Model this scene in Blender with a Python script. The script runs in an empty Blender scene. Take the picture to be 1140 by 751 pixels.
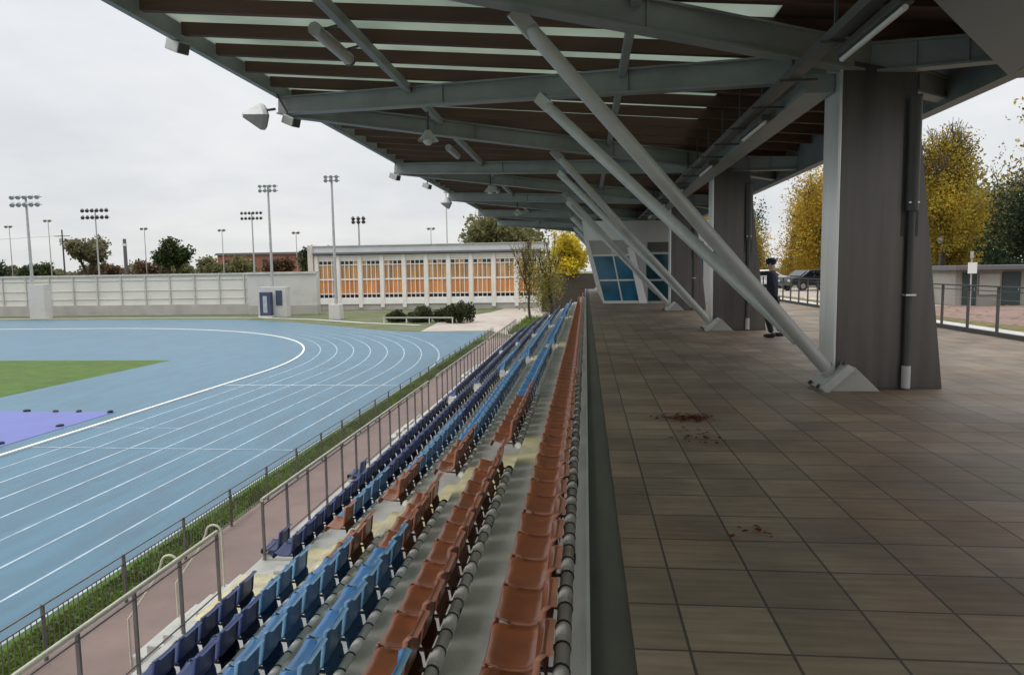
import bpy, bmesh, math, random
import numpy as np
from mathutils import Vector, Matrix
R = math.radians
rnd = random.Random(7)
scn = bpy.context.scene
C = scn.collection

# ------------------------------------------------------------------ camera, world, sun
cam_d = bpy.data.cameras.new('camera'); cam = bpy.data.objects.new('camera', cam_d); C.objects.link(cam)
cam_d.sensor_width = 36; cam_d.lens = 24.95; cam_d.clip_start = 0.05; cam_d.clip_end = 5000
yaw, pitch, roll = R(5.98), R(5.37), 0.015
fw = Vector((-math.sin(yaw)*math.cos(pitch), math.cos(yaw)*math.cos(pitch), -math.sin(pitch)))
rt = Vector((math.cos(yaw), math.sin(yaw), 0)); up = rt.cross(fw)
rt2 = rt*math.cos(roll) - up*math.sin(roll); up2 = up*math.cos(roll) + rt*math.sin(roll)
cam.matrix_world = Matrix(((rt2.x, up2.x, -fw.x, 0), (rt2.y, up2.y, -fw.y, 0), (rt2.z, up2.z, -fw.z, 1.55), (0, 0, 0, 1)))
scn.camera = cam
scn.render.resolution_x = 1024; scn.render.resolution_y = 674
vs = scn.view_settings
vs.view_transform = 'Standard'; vs.look = 'None'; vs.gamma = 1; vs.use_curve_mapping = False
vs.exposure = 0.4

SUN_EL, SUN_AZ = 42, 250         # sun behind thin cloud, off to the track side
w = bpy.data.worlds.new('World'); scn.world = w; w.use_nodes = True
nt = w.node_tree; nt.nodes.clear()
def N(nt, t, **k):
    n = nt.nodes.new(t)
    for a, b in k.items(): setattr(n, a, b)
    return n
L = nt.links.new
out = N(nt, 'ShaderNodeOutputWorld'); bg = N(nt, 'ShaderNodeBackground'); bg.inputs[1].default_value = 0.1
sky = N(nt, 'ShaderNodeTexSky', sky_type='NISHITA', sun_disc=False)
sky.sun_elevation = R(SUN_EL); sky.sun_rotation = R(SUN_AZ)
tc = N(nt, 'ShaderNodeTexCoord'); sp = N(nt, 'ShaderNodeSeparateXYZ'); L(tc.outputs['Generated'], sp.inputs[0])
# overcast cloud deck: brighter overhead than at the horizon, soft grey undersides
zc = N(nt, 'ShaderNodeMath', operation='MAXIMUM'); L(sp.outputs[2], zc.inputs[0]); zc.inputs[1].default_value = 0.0
za = N(nt, 'ShaderNodeMath', operation='ADD'); L(zc.outputs[0], za.inputs[0]); za.inputs[1].default_value = 0.22
dx = N(nt, 'ShaderNodeMath', operation='DIVIDE'); L(sp.outputs[0], dx.inputs[0]); L(za.outputs[0], dx.inputs[1])
dy = N(nt, 'ShaderNodeMath', operation='DIVIDE'); L(sp.outputs[1], dy.inputs[0]); L(za.outputs[0], dy.inputs[1])
cb = N(nt, 'ShaderNodeCombineXYZ'); L(dx.outputs[0], cb.inputs[0]); L(dy.outputs[0], cb.inputs[1])
nz = N(nt, 'ShaderNodeTexNoise'); nz.inputs['Scale'].default_value = 1.1; nz.inputs['Detail'].default_value = 6; nz.inputs['Roughness'].default_value = .55
L(cb.outputs[0], nz.inputs['Vector'])
cr = N(nt, 'ShaderNodeValToRGB'); L(nz.outputs[0], cr.inputs[0])
cr.color_ramp.elements[0].position = .30; cr.color_ramp.elements[0].color = (.79, .81, .845, 1)
cr.color_ramp.elements[1].position = .64; cr.color_ramp.elements[1].color = (1, 1, 1, 1)
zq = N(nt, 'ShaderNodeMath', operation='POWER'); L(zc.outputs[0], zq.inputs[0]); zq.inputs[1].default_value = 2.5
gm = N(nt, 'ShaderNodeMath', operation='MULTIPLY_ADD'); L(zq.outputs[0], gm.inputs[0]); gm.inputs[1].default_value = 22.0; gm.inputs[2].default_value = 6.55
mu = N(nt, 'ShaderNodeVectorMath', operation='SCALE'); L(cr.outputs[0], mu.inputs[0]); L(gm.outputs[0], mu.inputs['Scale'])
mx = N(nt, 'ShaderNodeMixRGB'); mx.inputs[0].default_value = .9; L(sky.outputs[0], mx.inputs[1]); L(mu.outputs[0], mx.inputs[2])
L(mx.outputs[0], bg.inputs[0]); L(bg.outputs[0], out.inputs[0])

sl = bpy.data.lights.new('sun', 'SUN'); sl.energy = 0.7; sl.angle = R(25); sl.color = (1, .96, .9)
so = bpy.data.objects.new('sun', sl); C.objects.link(so)
az, el = R(SUN_AZ), R(SUN_EL)
sd = Vector((math.sin(az)*math.cos(el), math.cos(az)*math.cos(el), math.sin(el)))
so.rotation_euler = sd.to_track_quat('Z', 'Y').to_euler(); so.location = (0, 0, 40)

# ------------------------------------------------------------------ materials
def M(name, col, rough=.6, var=.2, scale=2.0, bump=0.0, bscale=40, metal=0.0, spec=.5, stretch=(1, 1, 1), island=0.0, stain=None, objrand=0.0, coat=0):
    m = bpy.data.materials.new(name); m.use_nodes = True; t = m.node_tree; b = t.nodes['Principled BSDF']; l = t.links.new
    b.inputs['Roughness'].default_value = rough; b.inputs['Metallic'].default_value = metal
    b.inputs['Specular IOR Level'].default_value = spec
    if coat: b.inputs['Coat Weight'].default_value = coat; b.inputs['Coat Roughness'].default_value = .15
    g = N(t, 'ShaderNodeNewGeometry'); mp = N(t, 'ShaderNodeMapping'); l(g.outputs['Position'], mp.inputs[0]); mp.inputs['Scale'].default_value = stretch
    n = N(t, 'ShaderNodeTexNoise'); n.inputs['Scale'].default_value = scale; n.inputs['Detail'].default_value = 8; n.inputs['Roughness'].default_value = .62
    l(mp.outputs[0], n.inputs['Vector'])
    mr = N(t, 'ShaderNodeMapRange'); l(n.outputs[0], mr.inputs[0]); mr.inputs[1].default_value = .3; mr.inputs[2].default_value = .7
    mr.inputs[3].default_value = 1-var; mr.inputs[4].default_value = 1+var
    val = mr.outputs[0]
    for src, amt in ((('isl'), island), ('obj', objrand)):
        if not amt: continue
        if src == 'isl': o_ = g.outputs['Random Per Island']
        else: o_ = N(t, 'ShaderNodeObjectInfo').outputs['Random']
        m2 = N(t, 'ShaderNodeMapRange'); l(o_, m2.inputs[0]); m2.inputs[3].default_value = 1-amt; m2.inputs[4].default_value = 1+amt
        mm = N(t, 'ShaderNodeMath', operation='MULTIPLY'); l(val, mm.inputs[0]); l(m2.outputs[0], mm.inputs[1]); val = mm.outputs[0]
    sc_ = N(t, 'ShaderNodeVectorMath', operation='SCALE'); sc_.inputs[0].default_value = col[:3]; l(val, sc_.inputs['Scale'])
    res = sc_.outputs[0]
    if stain:
        n2 = N(t, 'ShaderNodeTexNoise'); n2.inputs['Scale'].default_value = stain[1]; n2.inputs['Detail'].default_value = 10; n2.inputs['Roughness'].default_value = .7
        l(mp.outputs[0], n2.inputs['Vector'])
        r2 = N(t, 'ShaderNodeMapRange'); l(n2.outputs[0], r2.inputs[0]); r2.inputs[1].default_value = .5; r2.inputs[2].default_value = .68; r2.inputs[4].default_value = stain[2]
        mxx = N(t, 'ShaderNodeMixRGB'); l(r2.outputs[0], mxx.inputs[0]); l(res, mxx.inputs[1]); mxx.inputs[2].default_value = (*stain[0], 1); res = mxx.outputs[0]
    l(res, b.inputs['Base Color'])
    rr = N(t, 'ShaderNodeMapRange'); l(n.outputs[0], rr.inputs[0]); rr.inputs[3].default_value = max(.05, rough-.12); rr.inputs[4].default_value = min(1, rough+.12); l(rr.outputs[0], b.inputs['Roughness'])
    if bump:
        n3 = N(t, 'ShaderNodeTexNoise'); n3.inputs['Scale'].default_value = bscale; n3.inputs['Detail'].default_value = 4; l(g.outputs['Position'], n3.inputs['Vector'])
        bp = N(t, 'ShaderNodeBump'); bp.inputs['Strength'].default_value = bump; bp.inputs['Distance'].default_value = .01; l(n3.outputs[0], bp.inputs['Height']); l(bp.outputs[0], b.inputs['Normal'])
    return m

def leafmat(name, cols):
    m = bpy.data.materials.new(name); m.use_nodes = True; t = m.node_tree; b = t.nodes['Principled BSDF']; l = t.links.new
    g = N(t, 'ShaderNodeNewGeometry'); r = N(t, 'ShaderNodeValToRGB'); l(g.outputs['Random Per Island'], r.inputs[0])
    e = r.color_ramp.elements
    while len(e) < len(cols): e.new(.5)
    for i, c in enumerate(cols): e[i].position = i/(len(cols)-1); e[i].color = (*c, 1)
    n = N(t, 'ShaderNodeTexNoise'); n.inputs['Scale'].default_value = .6; l(g.outputs['Position'], n.inputs['Vector'])
    mr = N(t, 'ShaderNodeMapRange'); l(n.outputs[0], mr.inputs[0]); mr.inputs[1].default_value = .35; mr.inputs[2].default_value = .65; mr.inputs[3].default_value = .55; mr.inputs[4].default_value = 1.25
    s = N(t, 'ShaderNodeVectorMath', operation='SCALE'); l(r.outputs[0], s.inputs[0]); l(mr.outputs[0], s.inputs['Scale'])
    l(s.outputs[0], b.inputs['Base Color']); b.inputs['Roughness'].default_value = .6; b.inputs['Specular IOR Level'].default_value = .2
    tr = N(t, 'ShaderNodeBsdfTranslucent'); l(s.outputs[0], tr.inputs[0]); ms = N(t, 'ShaderNodeMixShader'); ms.inputs[0].default_value = .5
    l(b.outputs[0], ms.inputs[1]); l(tr.outputs[0], ms.inputs[2]); l(ms.outputs[0], t.nodes['Material Output'].inputs[0])
    return m

def tilemat():
    m = bpy.data.materials.new('paving_tiles'); m.use_nodes = True; t = m.node_tree; b = t.nodes['Principled BSDF']; l = t.links.new
    g = N(t, 'ShaderNodeNewGeometry'); mp = N(t, 'ShaderNodeMapping'); l(g.outputs['Position'], mp.inputs[0]); mp.inputs['Location'].default_value = (-.01, .02, 0)
    br = N(t, 'ShaderNodeTexBrick'); br.offset = 0; br.squash = 1; l(mp.outputs[0], br.inputs['Vector'])
    br.inputs['Scale'].default_value = 1; br.inputs['Brick Width'].default_value = .405; br.inputs['Row Height'].default_value = .405
    br.inputs['Mortar Size'].default_value = .007; br.inputs['Mortar Smooth'].default_value = .15; br.inputs['Bias'].default_value = 0
    br.inputs['Color1'].default_value = (.155, .118, .082, 1); br.inputs['Color2'].default_value = (.232, .178, .125, 1); br.inputs['Mortar'].default_value = (.05, .042, .033, 1)
    st = N(t, 'ShaderNodeMapping'); l(g.outputs['Position'], st.inputs[0]); st.inputs['Scale'].default_value = (2.2, 26, 1)
    n1 = N(t, 'ShaderNodeTexNoise'); n1.inputs['Scale'].default_value = 1; n1.inputs['Detail'].default_value = 6; l(st.outputs[0], n1.inputs['Vector'])
    m1 = N(t, 'ShaderNodeMapRange'); l(n1.outputs[0], m1.inputs[0]); m1.inputs[1].default_value = .3; m1.inputs[2].default_value = .7; m1.inputs[3].default_value = .8; m1.inputs[4].default_value = 1.2
    s = N(t, 'ShaderNodeVectorMath', operation='SCALE'); l(br.outputs[0], s.inputs[0]); l(m1.outputs[0], s.inputs['Scale'])
    n2 = N(t, 'ShaderNodeTexNoise'); n2.inputs['Scale'].default_value = .7; n2.inputs['Detail'].default_value = 7; l(g.outputs['Position'], n2.inputs['Vector'])
    r2 = N(t, 'ShaderNodeMapRange'); l(n2.outputs[0], r2.inputs[0]); r2.inputs[1].default_value = .48; r2.inputs[2].default_value = .66; r2.inputs[4].default_value = .55
    mx_ = N(t, 'ShaderNodeMixRGB'); l(r2.outputs[0], mx_.inputs[0]); l(s.outputs[0], mx_.inputs[1])
    s2 = N(t, 'ShaderNodeVectorMath', operation='MULTIPLY'); l(s.outputs[0], s2.inputs[0]); s2.inputs[1].default_value = (1.0, .78, .62); l(s2.outputs[0], mx_.inputs[2])
    n4 = N(t, 'ShaderNodeTexNoise'); n4.inputs['Scale'].default_value = .8; n4.inputs['Detail'].default_value = 9; n4.inputs['Roughness'].default_value = .62
    ofs = N(t, 'ShaderNodeMapping'); ofs.inputs['Location'].default_value = (31, 7, 3); l(g.outputs['Position'], ofs.inputs[0]); l(ofs.outputs[0], n4.inputs['Vector'])
    r4 = N(t, 'ShaderNodeMapRange'); l(n4.outputs[0], r4.inputs[0]); r4.inputs[1].default_value = .35; r4.inputs[2].default_value = .65; r4.inputs[3].default_value = .66; r4.inputs[4].default_value = 1.18
    s4 = N(t, 'ShaderNodeVectorMath', operation='SCALE'); l(mx_.outputs[0], s4.inputs[0]); l(r4.outputs[0], s4.inputs['Scale'])
    l(s4.outputs[0], b.inputs['Base Color'])
    rr = N(t, 'ShaderNodeMapRange'); l(n2.outputs[0], rr.inputs[0]); rr.inputs[3].default_value = .42; rr.inputs[4].default_value = .75; l(rr.outputs[0], b.inputs['Roughness'])
    bp = N(t, 'ShaderNodeBump'); bp.inputs['Strength'].default_value = .35; bp.inputs['Distance'].default_value = .004; bp.invert = True; l(br.outputs['Fac'], bp.inputs['Height']); l(bp.outputs[0], b.inputs['Normal'])
    return m

def glassroof():
    m = bpy.data.materials.new('translucent_glass'); m.use_nodes = True; t = m.node_tree; l = t.links.new
    b = t.nodes['Principled BSDF']; b.inputs['Roughness'].default_value = .3
    g = N(t, 'ShaderNodeNewGeometry'); n = N(t, 'ShaderNodeTexNoise'); n.inputs['Scale'].default_value = .8; n.inputs['Detail'].default_value = 7; l(g.outputs['Position'], n.inputs['Vector'])
    r = N(t, 'ShaderNodeValToRGB'); l(n.outputs[0], r.inputs[0]); r.color_ramp.elements[0].position = .3; r.color_ramp.elements[1].position = .7
    r.color_ramp.elements[0].color = (.33, .37, .325, 1); r.color_ramp.elements[1].color = (.46, .50, .445, 1)
    tr = N(t, 'ShaderNodeBsdfTranslucent'); l(r.outputs[0], tr.inputs[0]); l(r.outputs[0], b.inputs['Base Color'])
    ms = N(t, 'ShaderNodeMixShader'); ms.inputs[0].default_value = .85; l(b.outputs[0], ms.inputs[1]); l(tr.outputs[0], ms.inputs[2])
    l(ms.outputs[0], t.nodes['Material Output'].inputs[0]); return m

def curtainmat(name, ca, cb_, z0, z1, cols_per_m):
    # curtains hanging behind glazing
    m = bpy.data.materials.new(name); m.use_nodes = True; t = m.node_tree; b = t.nodes['Principled BSDF']; l = t.links.new
    g = N(t, 'ShaderNodeNewGeometry'); mp = N(t, 'ShaderNodeMapping'); l(g.outputs['Position'], mp.inputs[0]); mp.inputs['Scale'].default_value = (cols_per_m, 1, .12)
    n = N(t, 'ShaderNodeTexNoise'); n.inputs['Scale'].default_value = 1; n.inputs['Detail'].default_value = 4; l(mp.outputs[0], n.inputs['Vector'])
    r = N(t, 'ShaderNodeValToRGB'); l(n.outputs[0], r.inputs[0]); r.color_ramp.elements[0].position = .33; r.color_ramp.elements[1].position = .62
    r.color_ramp.elements[0].color = (*ca, 1); r.color_ramp.elements[1].color = (*cb_, 1)
    l(r.outputs[0], b.inputs['Base Color']); b.inputs['Roughness'].default_value = .25; return m

MT = dict(
    tiles=tilemat(), glass_roof=glassroof(),
    concrete=M('terrace_concrete', (.48, .475, .445), .8, .22, 1.2, .3, 60, stain=((.27, .265, .24), .9, .6)),
    coping=M('coping_concrete', (.30, .29, .27), .75, .25, 2.5, .3, 60, stretch=(1, .3, 1)),
    drain=M('drain_channel', (.072, .07, .056), .7, .35, 2.5, .2, 50, stretch=(1, .25, 1), stain=((.05, .062, .035), 1.3, .8)),
    yellow=M('worn_yellow_paint', (.60, .54, .33), .75, .2, 2.5, .2, 60, stain=((.32, .31, .27), 1.6, .85)),
    track=M('track_surface', (.048, .126, .184), .42, .2, 2.5, .25, 120, stain=((.039, .104, .156), .3, .8), stretch=(1, .16, 1)),
    lines=M('white_line_paint', (.29, .36, .41), .6, .35, 1.5),
    grass=M('grass_ground', (.046, .094, .005), .9, .35, 1.2, .6, 60, stain=((.062, .095, .008), .25, .6)),
    blade=leafmat('grass_blades', [(.07, .12, .02), (.12, .19, .03), (.20, .22, .06)]),
    earth=M('earth_ground', (.11, .11, .06), .95, .3, .1, .3),
    path=M('gravel_path', (.34, .295, .25), .9, .2, .5, .3),
    pink=M('red_rubber_walkway', (.21, .150, .133), .85, .18, .8, .2, 60, stain=((.175, .135, .122), .6, .6)),
    court=M('red_court', (.20, .13, .108), .9, .15, .5),
    steel=M('painted_grey_steel', (.225, .245, .24), .5, .14, 1.5, stain=((.155, .165, .155), .7, .6)),
    struts=M('galvanised_strut_steel', (.47, .48, .465), .48, .15, 2.2, metal=.25, stain=((.26, .255, .235), 1.1, .5)),
    clad=M('brown_steel_cladding', (.122, .112, .107), .33, .24, 1.3, metal=.65, stretch=(3, 3, .25)),
    clad2=M('sky_lit_brushed_steel', (.72, .73, .73), .32, .12, 1.3, metal=.6, stretch=(3, 3, .25)),  # paler copy of the cladding, sky brightness put into its colour
    panel=M('slate_grey_panel', (.17, .195, .215), .5, .12, 1.2),
    verge=M('dry_verge_grass', (.075, .092, .03), .9, .35, .5, .4, 40, stain=((.15, .135, .09), .22, .7)),
    lawn=M('leafy_lawn', (.105, .098, .022), .9, .4, 1.5, .5, 60, stain=((.16, .125, .03), .6, .6)), lowwall=M('tree_shaded_beige_render', (.27, .255, .23), .85, .15, .8),  # lowwall: off-white wall darkened, shade of the trees put into its colour
    timber=M('brown_timber', (.085, .042, .026), .7, .3, 1.2, stretch=(.3, 3, 3)),
    soffit=M('brown_soffit', (.07, .04, .03), .7, .25, 1.0, stretch=(.3, 3, 3)),
    galv=M('galvanised_metal', (.40, .40, .385), .45, .15, 3, metal=.4),
    darkmetal=M('dark_metal', (.06, .06, .058), .5, .2, 3),
    railpost=M('rail_post_metal', (.15, .14, .13), .55, .2, 3, metal=.2),
    cream=M('cream_rail_paint', (.52, .50, .40), .5, .15, 3),
    pipe=M('white_pipe', (.93, .925, .90), .45, .06, 3, stain=((.55, .53, .48), 2.5, .35)),
    clamp=M('black_clamp', (.07, .07, .07), .5, .2, 5),
    orange=M('orange_seat_plastic', (.225, .062, .018), .32, .22, 5, objrand=.16, stain=((.17, .07, .04), 3.5, .5)),
    blue=M('blue_seat_plastic', (.055, .185, .41), .42, .15, 4, objrand=.14, stain=((.11, .24, .38), 3.5, .4)),
    navy=M('navy_seat_plastic', (.016, .036, .135), .42, .2, 4, objrand=.25, stain=((.03, .05, .14), 3.5, .4)),
    orange_rim=M('faded_orange_rim', (.40, .17, .11), .5, .2, 5), blue_rim=M('faded_blue_rim', (.17, .33, .48), .5, .2, 5), navy_rim=M('faded_navy_rim', (.05, .075, .20), .5, .2, 5),
    whiteconc=M('white_concrete', (.50, .49, .465), .8, .14, .5, stain=((.38, .37, .34), .5, .5)),
    wall=M('screen_wall_panels', (.60, .585, .54), .8, .08, .15, stain=((.52, .51, .47), .12, .5)),
    plinth=M('wall_plinth', (.36, .35, .32), .85, .15, .4),
    bricklight=M('pale_brick', (.55, .49, .43), .85, .12, .8),
    fascia=M('roof_fascia', (.52, .53, .53), .6, .1, .3), darkfascia=M('dark_fascia', (.12, .12, .125), .6, .1, .5),
    whiteframe=M('white_frame_paint', (.76, .75, .72), .5, .06, 1),
    curtain=curtainmat('orange_curtains', (.23, .12, .05), (.62, .33, .12), 0, 1, 2.2),
    curtain2=curtainmat('bright_orange_curtains', (.42, .15, .05), (.72, .29, .08), 0, 1, 1.1),
    blueglass=M('blue_glass', (.016, .15, .27), .08, .35, .9, spec=.6),
    tealglass=M('teal_glass', (.010, .045, .06), .1, .3, .9, spec=.6),
    darkglass=M('dark_glass', (.012, .016, .02), .1, .2, 1, spec=.5),
    cabin=M('grey_cabin_panel', (.40, .40, .40), .55, .06, .8), slab=M('pale_slab', (.80, .805, .81), .7, .06, .7),
    brick=M('red_brick', (.23, .095, .065), .9, .15, .3),
    bark=M('bark', (.055, .043, .033), .9, .35, 3, .5, 20), palebark=M('pale_bark', (.16, .14, .11), .9, .3, 3),
    l_yellow=leafmat('yellow_autumn_leaves', [(.20, .17, .035), (.36, .26, .035), (.52, .34, .04), (.30, .27, .045), (.44, .30, .035)]),
    l_orange=leafmat('orange_autumn_leaves', [(.24, .22, .04), (.46, .29, .035), (.56, .33, .04), (.34, .31, .05), (.52, .29, .03)]),
    l_bright=leafmat('bright_yellow_leaves', [(.50, .38, .03), (.68, .52, .04), (.40, .34, .04)]),
    l_green=leafmat('green_leaves', [(.022, .040, .014), (.05, .08, .022), (.085, .10, .03)]),
    l_dark=leafmat('dark_evergreen_leaves', [(.012, .024, .012), (.025, .045, .02), (.045, .06, .03)]),
    l_olive=leafmat('olive_leaves', [(.11, .115, .05), (.18, .18, .075), (.25, .23, .10)]),
    l_sparse=leafmat('yellow_green_leaves', [(.16, .15, .04), (.26, .24, .05), (.34, .27, .06)]),
    l_pale=leafmat('pale_grey_green_leaves', [(.13, .13, .075), (.19, .18, .10), (.25, .22, .13)]),
    l_brown=leafmat('russet_leaves', [(.07, .045, .03), (.13, .075, .04), (.17, .10, .05)]),
    l_hedge=leafmat('hedge_leaves', [(.028, .042, .016), (.06, .08, .028), (.10, .09, .04)]),
    l_dead=leafmat('fallen_leaves', [(.10, .025, .015), (.19, .045, .02), (.26, .09, .03)]),
    l_litter=leafmat('yellow_fallen_leaves', [(.45, .33, .06), (.32, .2, .05), (.55, .42, .12)]),
    purple=M('purple_cover', (.10, .118, .33), .55, .14, .5, .3, 8, stain=((.08, .11, .30), .5, .6)),
    black=M('black_rubber', (.015, .015, .015), .7, .2, 3),
    lampglass=M('lamp_lens', (.55, .56, .56), .25, .05, 2), tubewhite=M('tube_white', (.66, .66, .64), .35, .05, 2),
    skin=M('skin', (.42, .25, .18), .5, .08, 6), jacket=M('navy_jacket', (.010, .012, .035), .8, .25, 6), cloth=M('dark_trousers', (.012, .012, .016), .85, .2, 6),
    cardark=M('dark_car_paint', (.03, .035, .045), .3, .05, 1, coat=.5), carwhite=M('white_car_paint', (.68, .69, .70), .35, .04, 1, coat=.5), carsilver=M('silver_car_paint', (.36, .38, .40), .35, .05, 1, metal=.4, coat=.5),
    tyre=M('tyre', (.02, .02, .02), .85, .1, 5), redlamp=M('red_lamp', (.35, .02, .02), .3, .05, 2),
    door=M('dark_green_door', (.025, .045, .042), .6, .2, 1), stone=M('pale_stone_edging', (.46, .45, .43), .8, .15, 1.2),
    bldgwhite=M('off_white_render', (.72, .68, .63), .85, .1, .6), navybox=M('navy_cabinet', (.04, .055, .10), .5, .2, 1.5), greysign=M('grey_notice', (.35, .38, .43), .5, .25, 1.0),
)

# ------------------------------------------------------------------ mesh helpers
class MB:
    def __init__(s): s.v = []; s.f = []; s.m = []; s.s = []; s.mats = []
    def mi(s, mat):
        if mat not in s.mats: s.mats.append(mat)
        return s.mats.index(mat)
    def add(s, vs_, fs, mat, smooth=False):
        o = len(s.v); s.v += [tuple(p) for p in vs_]; k = s.mi(mat)
        for f in fs: s.f.append(tuple(o+i for i in f)); s.m.append(k); s.s.append(smooth)
        return s
    def box(s, x0, x1, y0, y1, z0, z1, mat):
        p = [(x, y, z) for z in (z0, z1) for y in (y0, y1) for x in (x0, x1)]
        return s.add(p, [(0, 2, 3, 1), (4, 5, 7, 6), (0, 1, 5, 4), (1, 3, 7, 5), (3, 2, 6, 7), (2, 0, 4, 6)], mat)
    def bar(s, p, q, w_, h_, mat, upv=(0, 0, 1), w2=None, h2=None):
        p, q = Vector(p), Vector(q); d = (q-p).normalized(); sd_ = d.cross(Vector(upv))
        if sd_.length < 1e-4: sd_ = Vector((1, 0, 0))
        sd_.normalize(); u = sd_.cross(d); pts = []
        for c, ww, hh in ((p, w_, h_), (q, w2 or w_, h2 or h_)):
            for a, b in ((-1, -1), (1, -1), (1, 1), (-1, 1)): pts.append(c+sd_*(a*ww/2)+u*(b*hh/2))
        return s.add(pts, [(0, 1, 2, 3), (7, 6, 5, 4), (0, 4, 5, 1), (1, 5, 6, 2), (2, 6, 7, 3), (3, 7, 4, 0)], mat)
    def tube(s, pts, r, mat, n=8, cap=True, smooth=True):
        pts = [Vector(p) for p in pts]; rs = r if isinstance(r, (list, tuple)) else [r]*len(pts)
        vs_, fs = [], []; prev = None
        for i, p in enumerate(pts):
            d = (pts[min(i+1, len(pts)-1)]-pts[max(i-1, 0)]).normalized()
            a = prev if prev is not None else (Vector((0, 0, 1)) if abs(d.z) < .9 else Vector((1, 0, 0)))
            a = (a-d*a.dot(d)).normalized(); prev = a; b = d.cross(a)
            for k in range(n):
                t = 2*math.pi*k/n; vs_.append(p+a*(rs[i]*math.cos(t))+b*(rs[i]*math.sin(t)))
        for i in range(len(pts)-1):
            for k in range(n): fs.append((i*n+k, i*n+(k+1) % n, (i+1)*n+(k+1) % n, (i+1)*n+k))
        s.add(vs_, fs, mat, smooth)
        if cap: s.add(vs_[:n], [tuple(range(n))[::-1]], mat); s.add(vs_[-n:], [tuple(range(n))], mat)
        return s
    def extrude(s, poly, vec, mat, smooth=False):
        n = len(poly); a = [Vector(p) for p in poly]; b = [p+Vector(vec) for p in a]
        return s.add(a+b, [tuple(range(n))[::-1], tuple(range(n, 2*n))]+[(i, (i+1) % n, n+(i+1) % n, n+i) for i in range(n)], mat, smooth)
    def poly(s, pts, mat): return s.add(pts, [tuple(range(len(pts)))], mat)
    def ball(s, c, r, mat, n=10, m=7, sc=(1, 1, 1)):
        vs_, fs = [], []
        for j in range(m+1):
            t = math.pi*j/m
            for i in range(n):
                a = 2*math.pi*i/n; vs_.append((c[0]+r*sc[0]*math.sin(t)*math.cos(a), c[1]+r*sc[1]*math.sin(t)*math.sin(a), c[2]+r*sc[2]*math.cos(t)))
        for j in range(m):
            for i in range(n): fs.append((j*n+i, (j+1)*n+i, (j+1)*n+(i+1) % n, j*n+(i+1) % n))
        return s.add(vs_, fs, mat, True)
    def build(s, name, parent=None, fix=False, bevel=0, off=None):
        me = bpy.data.meshes.new(name)
        o_ = Vector(off) if off is not None else Vector((0, 0, 0))
        if parent is not None and off is None and '_base' in parent.keys(): o_ = Vector(parent['_base'])
        me.from_pydata([tuple(Vector(p)-o_) for p in s.v], [], s.f)
        for m in s.mats: me.materials.append(m)
        me.polygons.foreach_set('material_index', s.m); me.polygons.foreach_set('use_smooth', s.s)
        if fix or bevel:
            bm = bmesh.new(); bm.from_mesh(me)
            bmesh.ops.remove_doubles(bm, verts=bm.verts, dist=1e-5); bmesh.ops.recalc_face_normals(bm, faces=bm.faces)
            if bevel: bmesh.ops.bevel(bm, geom=[e for e in bm.edges if e.calc_face_angle(0) > .5], offset=bevel, segments=2, affect='EDGES', profile=.6)
            bm.to_mesh(me); bm.free()
        me.update(); o = bpy.data.objects.new(name, me); C.objects.link(o)
        if parent is not None:
            o.parent = parent
            if '_base' in parent.keys(): o['_base'] = list(parent['_base'])
        elif off is not None: o.location = o_
        return o
def tag(o, label, cat, group=None, kind=None):
    if label: o['label'] = label
    if cat: o['category'] = cat
    if group: o['group'] = group
    if kind: o['kind'] = kind
    return o
def thing(name, label, cat, loc=(0, 0, 0), group=None):
    o = bpy.data.objects.new(name, None); C.objects.link(o); o.location = loc; o.empty_display_size = .2
    o['_base'] = [float(a) for a in loc]
    return tag(o, label, cat, group)
def struct(name, mb, label=None, fix=False, kind='structure'):
    o = mb.build(name, fix=fix); o['kind'] = kind
    if label: o['label'] = label
    return o
def copy_tree(o, parent=None):
    c = o.copy(); C.objects.link(c)
    if parent is not None: c.parent = parent
    for ch in list(o.children): copy_tree(ch, c)
    return c

G = -4.55                     # level of the running track
YEND = 57.0                   # far end of the stand
# ------------------------------------------------------------------ ground, track, paths
struct('ground', MB().box(-1500, 1500, -300, 2500, G-.6, G-.02, MT['earth']), 'earth and grass ground reaching to the horizon')
tcx, tcy, RI = -56.6, 41.5, 36.5; XI = tcx+RI; LW = 1.29
def arc(r, a0, a1, n): return [(tcx+r*math.cos(R(a0+(a1-a0)*i/n)), tcy+r*math.sin(R(a0+(a1-a0)*i/n))) for i in range(n+1)]
blue_out = [(-9.8, -40), (-9.8, 71.5), (-17.5, 71.0), (-21.5, 73.2), (-24.7, 75.8), (-30, 80.7), (-38, 87.5), (-48.7, 93.2), (-60, 94.5), (-190, 94.5), (-190, -40)]
struct('running_track', MB().poly([(x, y, G) for x, y in blue_out], MT['track']), 'blue rubber athletics track')
struct('infield_grass', MB().poly([(-30, -40, G+.004), (-30, 48.3, G+.004), (-190, 48.3, G+.004), (-190, -40, G+.004)], MT['grass']), 'mown green infield grass')
ln = MB()
def ribbon(mb, pts, wd, z, mat):
    for i in range(len(pts)-1):
        a, b = Vector((*pts[i], 0)), Vector((*pts[i+1], 0))
        def nrm(k):
            p0 = Vector((*pts[max(k-1, 0)], 0)); p1 = Vector((*pts[min(k+1, len(pts)-1)], 0)); d = (p1-p0).normalized(); return Vector((-d.y, d.x, 0))*wd/2
        n0, n1 = nrm(i), nrm(i+1)
        mb.add([(*(a-n0).xy, z), (*(a+n0).xy, z), (*(b+n1).xy, z), (*(b-n1).xy, z)], [(0, 3, 2, 1)], mat)
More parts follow.
